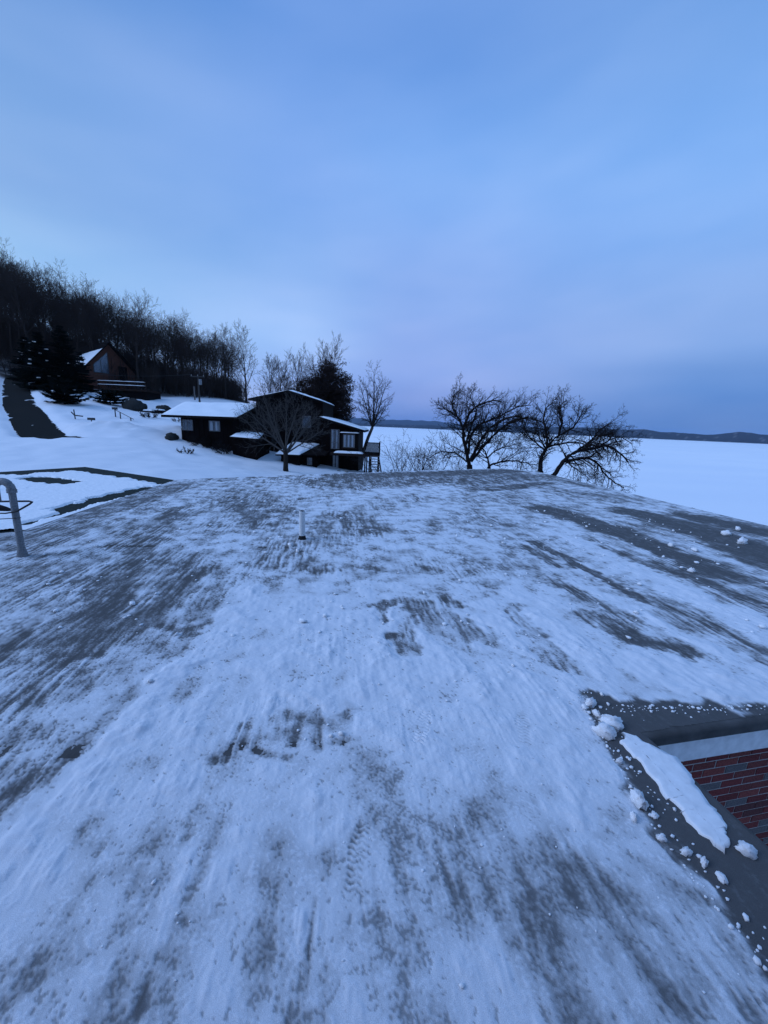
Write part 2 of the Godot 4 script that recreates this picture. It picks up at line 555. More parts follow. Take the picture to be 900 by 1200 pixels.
func ring_wall(mb: MB, o: Array, y0: float, y1: float, inset := 0.0):
	# vertical faces round an outline, pulled in by inset
	var p := PackedVector2Array()
	for q in o: p.append(Vector2(q[0], q[1]))
	if inset > 0.0:
		var r := Geometry2D.offset_polygon(p, -inset, Geometry2D.JOIN_MITER)
		if r.size() > 0: p = r[0]
	for k in p.size():
		var a := p[k]
		var b := p[(k + 1) % p.size()]
		mb.quad(Vector3(a.x, y0, a.y), Vector3(b.x, y0, b.y), Vector3(b.x, y1, b.y), Vector3(a.x, y1, a.y))

func rounded_rim(mb: MB, o: Array, y: float, r: float):
	# soft rolled lip of the membrane round the outline
	var prev := PackedVector2Array()
	var base := PackedVector2Array()
	for q in o: base.append(Vector2(q[0], q[1]))
	var rings := []
	var steps := 5
	for s in steps + 1:
		var a := PI * 0.5 * s / steps
		rings.append([r * (1.0 - sin(a)), y - r * (1.0 - cos(a))])
	for s in steps:
		for k in base.size():
			var k2 := (k + 1) % base.size()
			var q := []
			for e in [[s, k], [s, k2], [s + 1, k2], [s + 1, k]]:
				var b := base[e[1]]
				var nrm := corner_dir(base, e[1])
				var p: Vector2 = b - nrm * rings[e[0]][0]
				q.append(Vector3(p.x, rings[e[0]][1], p.y))
			mb.quad(q[3], q[2], q[1], q[0])

func corner_dir(p: PackedVector2Array, k: int) -> Vector2:
	var m := p.size()
	var a := (p[k] - p[(k + m - 1) % m]).normalized()
	var b := (p[(k + 1) % m] - p[k]).normalized()
	var na := Vector2(a.y, -a.x)
	var nb := Vector2(b.y, -b.x)
	var s := (na + nb)
	s = s / maxf(0.3, s.length_squared() * 0.5)
	# outward: away from the middle for these outlines
	var test := p[k] + s * 0.02
	if Geometry2D.is_point_in_polygon(test, p): s = -s
	return s

func inset_outline(o: Array, r: float) -> Array:
	var base := PackedVector2Array()
	for q in o: base.append(Vector2(q[0], q[1]))
	var out := []
	for k in base.size():
		var p := base[k] - corner_dir(base, k) * r
		out.append([p.x, p.y])
	return out

func make_brick_house():
	var t := thing("brick_house", "grey flat roof with rolled edges and red brick wall below, half scraped of snow", "house", Vector3(2.0, -3.6, -6.0))
	var mb := MB.new()
	flat_top(mb, inset_outline(ROOF, 0.03), 0.0)
	rounded_rim(mb, ROOF, 0.0, 0.03)
	ring_wall(mb, ROOF, -0.085, -0.03)
	build("roof_membrane", mb, M.membrane, t)
	# soffit strip closes the rim, fascia hangs under it
	mb = MB.new()
	ring_wall(mb, ROOF, -0.265, -0.07, 0.02)
	build("fascia", mb, M.white_paint, t)
	mb = MB.new()
	ring_wall(mb, ROOF, -4.2, -0.1, 0.095)
	flat_top(mb, inset_outline(ROOF, 0.02), -0.08)
	var wall := build("wall", mb, M.mortar, t)
	# seams of the membrane sheets: a raised welded lap
	mb = MB.new()
	for s in [[Vector3(-5.1, 0, -1.55), Vector3(1.3, 0, -2.02)], [Vector3(-5.6, 0, -5.1), Vector3(1.6, 0, -5.9)], [Vector3(-6.0, 0, -8.9), Vector3(8.6, 0, -10.6)]]:
		var d: Vector3 = (s[1] - s[0]).normalized()
		var e := Vector3(-d.z, 0, d.x) * 0.05
		mb.hexa([s[0] + e - Vector3(0, .01, 0), s[1] + e - Vector3(0, .01, 0), s[1] - e - Vector3(0, .01, 0), s[0] - e - Vector3(0, .01, 0),
			s[0] + e * 0.9 + Vector3(0, .003, 0), s[1] + e * 0.9 + Vector3(0, .003, 0), s[1] - e * 0.9 + Vector3(0, .003, 0), s[0] - e * 0.9 + Vector3(0, .003, 0)])
	build("membrane_seam", mb, M.membrane, t)
	# bricks of the wall in the notch: running bond along the notch's far side
	var a := Vector3(1.75, 0, -2.1)
	var b := Vector3(9.35, 0, -3.72)
	var along := (b - a).normalized()
	var out := Vector3(-along.z, 0, along.x)
	if out.z < 0: out = -out
	var face := a - out * 0.095
	var brick_meshes := []
	var r2 := RandomNumberGenerator.new()
	r2.seed = 77
	for q in 14:
		var bm := MB.new()
		var j := r2.randf_range(-0.0025, 0.003)
		bm.bevel(Vector3(0, 0, -0.02), Vector3(0.194 + j, 0.0565, 0.004 + r2.randf_range(-0.0015, 0.0015)), 0.002)
		brick_meshes.append(bm.mesh(Vector3.ZERO, M.bricks[[0, 1, 2, 3, 4, 0, 5, 1, 4, 0, 3, 2, 4, 1][q]]))
	var bt := Basis(along, Vector3.UP, out)
	var rest := MB.new()
	for row in 57:
		for col in 36:
			if row >= 18 or col >= 16:
				var far_x := -0.05 + col * 0.204 + (0.102 if row % 2 == 1 else 0.0)
				var at := face + along * far_x + Vector3(0, -0.325 - row * 0.0665, 0)
				rest.box(Vector3(0, 0, -0.01), Vector3(0.194, 0.0565, 0.004), Transform3D(bt, at))
				continue
			var o := MeshInstance3D.new()
			o.name = "brick"
			o.mesh = brick_meshes[r2.randi_range(0, 13)]
			wall.add_child(o, true)
			var x := -0.05 + col * 0.204 + (0.102 if row % 2 == 1 else 0.0)
			o.transform = Transform3D(bt, face + along * x + Vector3(0, -0.325 - row * 0.0665, 0) - t.position)
	build("brick_courses", rest, M.bricks[4], wall).set_meta("kind", "stuff")
	# lower wing on the left
	var w := thing("garage_wing", "lower dark flat roof beyond the left roof edge, patchy with snow", "building", Vector3(-12, -3, -11))
	mb = MB.new()
	flat_top(mb, inset_outline(LOW, 0.02), -0.5)
	rounded_rim(mb, LOW, -0.5, 0.02)
	build("roofing", mb, M.dark_roofing, w)
	mb = MB.new()
	ring_wall(mb, LOW, -0.62, -0.52, 0.0)
	build("fascia", mb, M.white_paint, w)
	mb = MB.new()
	ring_wall(mb, LOW, -4.0, -0.55, 0.04)
	build("wall", mb, M.bricks[0], w)
	# upper storey behind the photographer
	var u := thing("upper_storey", "brick upper storey rising behind the flat roof", "building", Vector3(-1.0, 0, 2.4))
	mb = MB.new()
	mb.box(Vector3(-4.5, -0.05, 1.0), Vector3(2.3, 5.4, 1.0 + 5.6))
	build("wall", mb, M.bricks[4], u)

# ------------------------------------------------------------------ scraped snow on the roof
# strokes: x0, z0, x1, z1, half width, how much snow is left (0 bare membrane, 1 thick)
const STROKES := [[-2.54,-2.82,-3.40,-5.16,0.17,0.17],[-3.40,-5.16,-4.30,-7.72,0.19,0.18],[-2.20,-2.85,-2.21,-4.54,0.14,0.15],[-2.46,-2.96,-2.63,-3.70,0.11,0.12],[-2.51,-4.59,-2.49,-5.28,0.08,0.30],[-5.16,-5.31,-5.50,-7.09,0.43,0.30],[-5.50,-7.09,-5.70,-10.77,0.33,0.25],[-3.91,-5.28,-4.00,-6.05,0.10,0.25],[-3.52,-5.55,-3.87,-7.56,0.12,0.30],[-3.57,-8.52,-2.41,-7.32,0.17,0.20],[-2.83,-7.54,-2.30,-6.74,0.07,0.20],[-1.79,-3.06,-1.47,-3.32,0.06,0.15],[-1.92,-3.15,-1.62,-3.03,0.04,0.20],[-2.94,-2.67,-2.88,-3.07,0.10,0.30],[-3.59,-3.33,-3.85,-4.58,0.16,0.42],[-4.03,-3.77,-4.29,-4.85,0.13,0.38],[-1.71,-1.67,-1.55,-1.92,0.08,0.12],[-1.95,-1.66,-1.87,-1.71,0.04,0.15],[-2.07,-1.79,-1.53,-2.41,0.28,0.50],[-2.30,-2.18,-1.82,-2.48,0.13,0.40],[-0.80,-1.78,-0.82,-2.05,0.03,0.22],[-0.89,-1.77,-0.79,-1.80,0.02,0.25],[-0.76,-1.90,-0.58,-2.15,0.10,0.36],[-0.74,-2.05,-0.11,-2.18,0.10,0.45],[-0.46,-1.90,-0.51,-2.20,0.02,0.30],[-0.33,-1.88,-0.37,-2.21,0.02,0.26],[-0.67,-1.86,-0.49,-1.81,0.02,0.30],[-0.27,-1.92,-0.11,-1.98,0.02,0.25],[-0.19,-2.19,0.00,-2.23,0.03,0.22],[0.23,-2.17,0.27,-2.00,0.04,0.35],[-0.05,-3.72,0.06,-3.44,0.05,0.25],[-0.05,-3.72,0.23,-3.93,0.07,0.15],[0.14,-3.18,0.21,-2.87,0.05,0.10],[0.29,-3.34,0.31,-2.98,0.06,0.32],[0.37,-3.90,0.62,-3.72,0.19,0.38],[0.44,-3.61,0.77,-3.09,0.20,0.40],[0.83,-3.39,1.17,-2.83,0.13,0.32],[1.44,-3.90,1.48,-2.80,0.10,0.28],[0.71,-4.04,0.86,-3.80,0.08,0.25],[-1.09,-4.80,-0.70,-4.72,0.12,0.20],[-0.25,-4.90,-0.06,-4.80,0.08,0.20],[0.47,-5.02,0.60,-4.88,0.07,0.20],[-0.96,-7.74,-0.06,-6.76,0.35,0.30],[-0.26,-7.88,-0.11,-6.75,0.06,0.20],[-2.88,-8.47,-1.98,-7.94,0.28,0.25],[-2.05,-7.53,-1.69,-7.10,0.10,0.30],[-1.42,-12.41,5.21,-17.09,1.16,0.20],[-1.62,-14.11,6.13,-18.78,0.63,0.10],[2.69,-13.67,7.13,-17.15,0.77,0.22],[4.35,-13.15,6.16,-14.73,0.30,0.10],[2.97,-12.23,5.08,-13.56,0.35,0.15],[7.02,-15.98,7.68,-13.89,0.41,0.25],[4.04,-9.46,4.65,-7.54,0.57,0.04],[4.65,-7.54,4.87,-5.25,0.43,0.04],[6.27,-9.61,6.54,-7.99,0.67,0.05],[6.64,-8.37,6.64,-6.32,0.73,0.04],[7.66,-9.31,8.12,-7.84,0.64,0.03],[6.11,-6.73,5.97,-5.63,0.33,0.08],[2.62,-6.47,2.92,-5.15,0.13,0.10],[2.92,-5.15,3.04,-4.14,0.09,0.08],[2.37,-6.19,2.53,-5.38,0.11,0.20],[2.20,-4.65,2.57,-3.89,0.14,0.25],[2.15,-3.73,2.40,-3.41,0.14,0.15],[2.40,-3.41,2.67,-3.10,0.17,0.08],[4.12,-5.51,4.49,-4.37,0.16,0.12],[3.21,-4.03,3.53,-3.12,0.13,0.28],[3.07,-3.58,3.37,-2.96,0.09,0.30],[4.89,-5.00,5.04,-4.68,0.13,0.20],[3.75,-6.80,3.97,-5.28,0.17,0.25],[3.69,-6.38,3.80,-5.94,0.12,0.15],[1.92,-3.04,2.36,-2.83,0.04,0.30],[1.87,-3.10,2.00,-2.92,0.05,0.30],[-0.21,-0.84,-0.19,-1.15,0.02,0.30],[-0.29,-0.97,-0.28,-1.14,0.02,0.42],[-0.70,-0.82,-0.73,-0.96,0.01,0.30],[-0.73,-0.96,-0.69,-1.08,0.01,0.40],[-0.75,-1.13,-0.68,-1.37,0.03,0.42],[-1.14,-0.84,-1.09,-0.94,0.03,0.30],[-0.78,-1.36,-0.59,-1.49,0.04,0.40],[-0.14,-1.34,0.02,-1.50,0.04,0.42],[-0.26,-1.48,-0.07,-1.58,0.04,0.45],[0.13,-0.85,0.14,-0.99,0.01,0.40],[-0.01,-1.27,0.04,-1.10,0.03,0.45],[0.48,-1.52,0.66,-1.54,0.02,0.40],[0.70,-1.55,0.84,-1.60,0.03,0.40],[0.41,-1.45,0.54,-1.40,0.02,0.45],[0.46,-1.23,0.55,-1.07,0.03,0.45],[0.53,-1.02,0.59,-0.86,0.02,0.42],[0.93,-1.25,0.94,-1.08,0.03,0.42],[1.16,-1.11,1.22,-0.91,0.06,0.42],[1.33,-1.05,1.34,-0.90,0.04,0.40],[1.27,-2.03,1.31,-1.85,0.03,0.45],[-1.62,-1.81,-1.36,-2.85,0.05,0.75],[3.44,-7.15,3.88,-3.49,0.17,0.85],[2.57,-4.47,3.19,-2.78,0.12,0.90],[3.60,-4.58,4.05,-3.67,0.18,0.90],[1.88,-2.98,2.98,-2.56,0.18,1.00],[-1.55,-1.25,-1.52,-1.74,0.09,0.95],[-1.52,-1.74,-1.49,-2.51,0.08,0.95],[-1.49,-2.51,-1.41,-4.05,0.07,0.90],[-0.75,-0.88,-0.77,-1.42,0.02,0.85],[-0.82,-1.46,-0.08,-1.83,0.10,0.72],[0.00,-2.17,1.08,-1.83,0.21,0.85],[-0.69,-2.46,-0.02,-2.83,0.26,0.90],[1.29,-2.60,1.28,-1.85,0.10,0.85],[0.94,-3.03,1.36,-2.60,0.10,0.85]]
const CELL := 0.02
const GX0 := -6.6
const GZ0 := -20.1
var gw := 0
var gh := 0
var cover := PackedFloat32Array()
var keep := PackedByteArray()

func seg_dist(px: float, pz: float, s: Array) -> float:
	var dx: float = s[2] - s[0]
	var dz: float = s[3] - s[1]
	var t := clampf(((px - s[0]) * dx + (pz - s[1]) * dz) / maxf(1e-6, dx * dx + dz * dz), 0.0, 1.0)
	var ex: float = px - s[0] - dx * t
	var ez: float = pz - s[1] - dz * t
	return sqrt(ex * ex + ez * ez)

func make_cover():
	gw = int(16.2 / CELL)
	gh = int(22.1 / CELL)
	cover.resize(gw * gh)
	var big := noise(0.5, 81, 4)
	var wob := noise(1.7, 82, 3)
	var wob2 := noise(7.0, 83, 2)
	for j in gh:
		var z := GZ0 + j * CELL
		for i in gw:
			var x := GX0 + i * CELL
			# left of the long shovel edge the roof was scraped harder
			var edge := -1.5 + 0.05 * sin(z * 2.1) + 0.03 * (z + 2.0)
			var c := 0.76
			c = lerpf(c, 0.45, smoothstep(edge + 0.05, edge - 0.10, x))
			c = lerpf(c, 0.50, smoothstep(1.7, 2.6, x) * smoothstep(-2.6, -3.4, z))
			c = lerpf(c, 0.61, smoothstep(-1.9, -1.2, z) * smoothstep(edge - 0.2, edge + 0.2, x))
			c = lerpf(c, 0.55, smoothstep(-3.4, -5.0, z) * smoothstep(-3.0, -1.0, x) * smoothstep(4.0, 1.5, x))
			# bare strip along the notch and on its far side
			var lim := 1.36 + 0.09 * (-(z + 1.5)) * (1.0 if z < -1.5 else -1.6)
			lim += 0.07 * wob2.get_noise_2d(x, z) + 0.06 * wob.get_noise_2d(x, z)
			var bare := smoothstep(lim - 0.05, lim + 0.07, x) * smoothstep(-0.03, 0.04, z + 2.1 + 0.213 * (x - 1.75) + maxf(0.08, 0.32 - 0.15 * (x - 1.75)) + 0.12 * (1.0 - clampf((x - 1.55) * 3.0, 0.0, 1.0)) + 0.09 * wob2.get_noise_2d(x, z))
			c = lerpf(c, -0.06, bare)
			cover[j * gw + i] = c + 0.30 * big.get_noise_2d(x, z * 0.7) * (1.0 - bare)
	for s in STROKES:
		var hw: float = s[4] * (0.74 if s[0] > 1.8 and s[1] > -11.0 and s[5] < 0.5 else 1.0)
		var r: float = hw * 2.2 + 0.08
		var i0 := int((minf(s[0], s[2]) - r - GX0) / CELL)
		var i1 := int((maxf(s[0], s[2]) + r - GX0) / CELL) + 1
		var j0 := int((minf(s[1], s[3]) - r - GZ0) / CELL)
		var j1 := int((maxf(s[1], s[3]) + r - GZ0) / CELL) + 1
		for j in range(max(j0, 0), min(j1, gh)):
			for i in range(max(i0, 0), min(i1, gw)):
				var x := GX0 + i * CELL
				var z := GZ0 + j * CELL
				var wx := x + wob.get_noise_2d(x, z) * minf(0.16, hw) + wob2.get_noise_2d(x, z) * minf(0.06, hw * 0.8)
				var wz := z + wob.get_noise_2d(x + 40.0, z) * minf(0.3, hw * 1.4) + wob2.get_noise_2d(x + 40.0, z) * minf(0.08, hw)
				var d := seg_dist(wx, wz, s)
				var m := smoothstep(hw * 1.55 + 0.012, hw * 0.6, d)
				if m > 0.0:
					cover[j * gw + i] = lerpf(cover[j * gw + i], s[5], m * (0.95 if s[5] < 0.15 else (0.85 if s[1] < -1.62 else 0.6)))

func cover_at(x: float, z: float) -> float:
	var fx := clampf((x - GX0) / CELL, 0.0, gw - 1.01)
	var fz := clampf((z - GZ0) / CELL, 0.0, gh - 1.01)
	var i := int(fx)
	var j := int(fz)
	fx -= i; fz -= j
	var k := j * gw + i
	return lerpf(lerpf(cover[k], cover[k + 1], fx), lerpf(cover[k + gw], cover[k + gw + 1], fx), fz)

func make_roof_snow():
	make_cover()
	var streak := noise(1.0, 91, 4)
	var streak2 := noise(1.0, 92, 3)
	var fleck := noise(11.0, 93, 4)
	var crumb := noise(42.0, 94, 3)
	var patchy := noise(2.6, 96, 4)
	var vary := noise(0.9, 97, 2)
	var prints := [[-0.05, -1.32, 0.1, 0.7], [0.3, -2.08, 0.3, 0.5], [0.95, -2.12, 0.25, 0.5], [0.62, -1.85, -0.9, 0.4]]
	var swell := noise(1.8, 95, 3)
	var poly := PackedVector2Array()
	for q in inset_outline(ROOF, 0.034): poly.append(Vector2(q[0], q[1]))
	var holder := Node3D.new()
	holder.name = "roof_snow"
	add_child(holder)
	tag(holder, "thin scraped and trodden snow lying on the grey flat roof", "snow", "", "stuff")
	# patches: x0, x1, z0, z1, dx, dz (finer towards the middle of the roof's near end)
	var parts := [[-1.5, 1.9, -2.3, -0.4, 0.0055, 0.0055], [-3.0, -1.5, -2.3, -0.4, 0.009, 0.009], [-3.0, 1.9, -0.4, 0.9, 0.02, 0.02], [1.9, 1.98, -2.3, 0.9, 0.02, 0.02], [-3.0, 1.98, -3.2, -2.3, 0.009, 0.009], [-6.6, -3.0, -3.2, 1.9, 0.025, 0.025], [1.98, 9.4, -4.4, -2.2, 0.014, 0.012],
		[-6.6, 1.98, -6.6, -3.2, 0.014, 0.016], [1.98, 9.4, -6.6, -4.4, 0.02, 0.018], [-6.6, 9.4, -11.0, -6.6, 0.026, 0.03], [-6.6, 9.4, -20.0, -11.0, 0.034, 0.055], [-3.0, 2.62, 0.9, 1.9, 0.05, 0.05]]
	var along := Vector2(-0.13, -0.99)
	var across := Vector2(0.99, -0.13)
	var bare := Color(0.115, 0.113, 0.112)
	var white := Color(0.86, 0.89, 0.94)
	for p in parts:
		var w := int((p[1] - p[0]) / p[4]) + 1
		var h := int((p[3] - p[2]) / p[5]) + 1
		var sx: float = (p[1] - p[0]) / (w - 1)
		var sz: float = (p[3] - p[2]) / (h - 1)
		var pos := PackedVector3Array()
		var col := PackedColorArray()
		var nor := PackedVector3Array()
		pos.resize(w * h); col.resize(w * h); nor.resize(w * h)
		var fine: bool = p[4] < 0.02
		for j in h:
			var z: float = p[2] + j * sz
			for i in w:
				var x: float = p[0] + i * sx
				var k := j * w + i
				var u := x * across.x + z * across.y
				var t := x * along.x + z * along.y
				var c0 := cover_at(x, z)
				var wu := u + 0.018 * swell.get_noise_2d(x, z)
				var near := smoothstep(-2.6, -1.6, z) * smoothstep(-1.8, -1.4, x)
				var n1 := streak.get_noise_2d(wu * 3.6, t * 0.5)
				var n2 := streak2.get_noise_2d(wu * 17.0, t * 1.5)
				var n3 := fleck.get_noise_2d(wu * 1.1, t * 0.9) if near > 0.0 or c0 > 0.5 else fleck.get_noise_2d(wu * 1.4, t * 0.6)
				var n4 := crumb.get_noise_2d(x, z)
				var n5 := patchy.get_noise_2d(x, z)
				# scraped areas are streaky, trodden ones blotchy
				var trod := smoothstep(0.38, 0.62, c0)
				var lines := clampf(0.8 + 1.0 * vary.get_noise_2d(x + 30.0, z), 0.3, 1.4)
				var calm := lerpf(0.42, 0.9, smoothstep(-10.0, -13.0, z)) + 0.7 * smoothstep(0.0, 0.35, c0)
				var c := c0 + calm * (n1 * lerpf(0.18, 0.10, trod) + n2 * lines * lerpf(0.33, 0.05, trod) + n5 * lerpf(0.24, 0.36, trod))
				for f in prints:
					var dx: float = x - f[0]
					var dz: float = z - f[1]
					if dx * dx + dz * dz < 0.04:
						var fu := dx * cos(f[2]) + dz * sin(f[2])
						var ft := -dx * sin(f[2]) + dz * cos(f[2])
						var hw := 0.047 - 0.012 * smoothstep(0.0, 0.09, absf(ft + 0.03))
						var inside := smoothstep(hw + 0.006, hw - 0.004, absf(fu)) * smoothstep(0.142, 0.132, absf(ft))
						c += inside * (0.16 * sin(ft * 240.0 + sin(fu * 130.0) * 1.3) - 0.14) * f[3]
				# how white the film is, then crisp holes where it is thin
				var film := smoothstep(0.02, 0.80, c)
				var hole_at := lerpf(-0.02, 0.56, smoothstep(0.12, 0.95, c)) - 0.18 * vary.get_noise_2d(x - 17.0, z + 5.0)
				var nh := 0.62 * n3 + 0.62 * n4
				var hole := smoothstep(hole_at - 0.05, hole_at + 0.14, nh)
				var crust := smoothstep(-0.1, -0.42, nh) * smoothstep(-0.15, 0.4, c)
				var dens := clampf(0.01 + 0.99 * film + 0.22 * crust, 0.0, 1.0) * (1.0 - lerpf(0.72, 0.5, near) * hole)
				var tall := 0.006 * smoothstep(0.15, 0.6, c) + 0.016 * smoothstep(0.68, 1.1, c) + 0.02 * smoothstep(0.95, 1.35, c)
				tall += (0.005 * swell.get_noise_2d(x, z) + 0.0009 * n2 * lines) * smoothstep(0.35, 0.85, c) - 0.0022 * hole + 0.0015 * crust
				tall += 0.012 * n3 * smoothstep(0.95, 1.2, c)
				var y := maxf(tall, 0.0) + 0.0015
				if c < -0.25: y = -0.004
				if not Geometry2D.is_point_in_polygon(Vector2(x, z), poly): y = -0.2
				pos[k] = Vector3(x, y, z)
				col[k] = bare.lerp(white, dens)
		for j in h:
			for i in w:
				var k := j * w + i
				var l: float = pos[k - 1].y if i > 0 else pos[k].y
				var r: float = pos[k + 1].y if i < w - 1 else pos[k].y
				var a: float = pos[k - w].y if j > 0 else pos[k].y
				var b: float = pos[k + w].y if j < h - 1 else pos[k].y
				if l < -0.1 or r < -0.1 or a < -0.1 or b < -0.1: nor[k] = Vector3.UP
				else: nor[k] = Vector3((l - r) / (2.0 * sx), 1.0, (a - b) / (2.0 * sz)).normalized()
		var ix := PackedInt32Array()
		for j in h - 1:
			for i in w - 1:
				var k := j * w + i
				var y0 := pos[k].y
				var y1 := pos[k + 1].y
				var y2 := pos[k + w].y
				var y3 := pos[k + w + 1].y
				if minf(minf(y0, y1), minf(y2, y3)) < -0.1: continue
				if maxf(maxf(y0, y1), maxf(y2, y3)) < 0.0: continue
				ix.append(k); ix.append(k + 1); ix.append(k + w + 1)
				ix.append(k); ix.append(k + w + 1); ix.append(k + w)
		if ix.size() == 0: continue
		var arr := []
		arr.resize(Mesh.ARRAY_MAX)
		arr[Mesh.ARRAY_VERTEX] = pos
		arr[Mesh.ARRAY_NORMAL] = nor
		arr[Mesh.ARRAY_COLOR] = col
		arr[Mesh.ARRAY_INDEX] = ix
		var am := ArrayMesh.new()
		am.add_surface_from_arrays(Mesh.PRIMITIVE_TRIANGLES, arr)
		am.surface_set_material(0, M.roof_snow)
		var o := MeshInstance3D.new()
		o.name = "snow_sheet"
		o.mesh = am
		holder.add_child(o, true)

# snow on the lower wing: a thin slab with the dark roofing showing along its edges
func make_low_snow():
	var poly := PackedVector2Array()
	for q in LOW: poly.append(Vector2(q[0], q[1]))
	var n1 := noise(0.8, 101, 3)
	var n2 := noise(4.0, 102, 3)
	var mb := MB.new()
	var w := 330
	var h := 300
	var ok := PackedByteArray()
	for j in h:
		for i in w:
			var x := -19.4 + 13.6 * i / (w - 1)
			var z := -17.4 + 13.2 * j / (h - 1)
			var far1 := seg_dist(x, z, [-7.75, -14.5, -13.55, -17.3])
			var far2 := seg_dist(x, z, [-13.55, -17.3, -19.3, -7.2])
			var c := 0.55 + 0.35 * n1.get_noise_2d(x * 0.6, z) + 0.25 * n2.get_noise_2d(x * 0.5, z)
			c -= 0.9 * smoothstep(1.25, 0.75, far1 + 0.35 * n1.get_noise_2d(x, z * 2.0)) + 0.9 * smoothstep(1.7, 1.2, far2 + 0.5 * n1.get_noise_2d(x * 1.4, z))
			c -= 0.9 * smoothstep(0.62, 0.35, seg_dist(x, z, [-12.4, -13.6, -11.0, -13.0]) + 0.2 * n1.get_noise_2d(x * 2.0, z * 2.0))
			c -= 0.9 * smoothstep(0.42, 0.28, seg_dist(x, z, [-7.9, -9.3, -7.9, -12.6]) + 0.25 * n1.get_noise_2d(x * 2.0, z * 2.0))
			c -= 0.7 * smoothstep(0.2, 0.05, seg_dist(x, z, [-7.6, -7.8, -7.6, -9.0]) + 0.1 * n1.get_noise_2d(x * 2.0, z * 2.0))
			var y := -0.5 + (0.045 * smoothstep(0.12, 0.35, c) + 0.01 * n2.get_noise_2d(x, z) if c > 0.12 else -0.006)
			ok.append(1 if Geometry2D.is_point_in_polygon(Vector2(x, z), poly) else 0)
			mb.v.append(Vector3(x, y, z))
	mb.n.resize(w * h)
	for j in h:
		for i in w:
			var k := j * w + i
			var a: int = j * w + max(i - 1, 0)
			var b: int = j * w + min(i + 1, w - 1)
			var c: int = max(j - 1, 0) * w + i
			var d: int = min(j + 1, h - 1) * w + i
			mb.n[k] = (mb.v[d] - mb.v[c]).cross(mb.v[b] - mb.v[a]).normalized()
	for j in h - 1:
		for i in w - 1:
			var k := j * w + i
			if ok[k] + ok[k + 1] + ok[k + w] + ok[k + w + 1] < 4: continue
			if maxf(maxf(mb.v[k].y, mb.v[k + 1].y), maxf(mb.v[k + w].y, mb.v[k + w + 1].y)) < -0.5: continue
			mb.ix.append_array(PackedInt32Array([k, k + 1, k + w + 1, k, k + w + 1, k + w]))
	var o := build("garage_snow", mb, M.snow, null, Vector3.ZERO)
	tag(o, "smooth snow slab lying on the lower dark roof", "snow", "", "stuff")

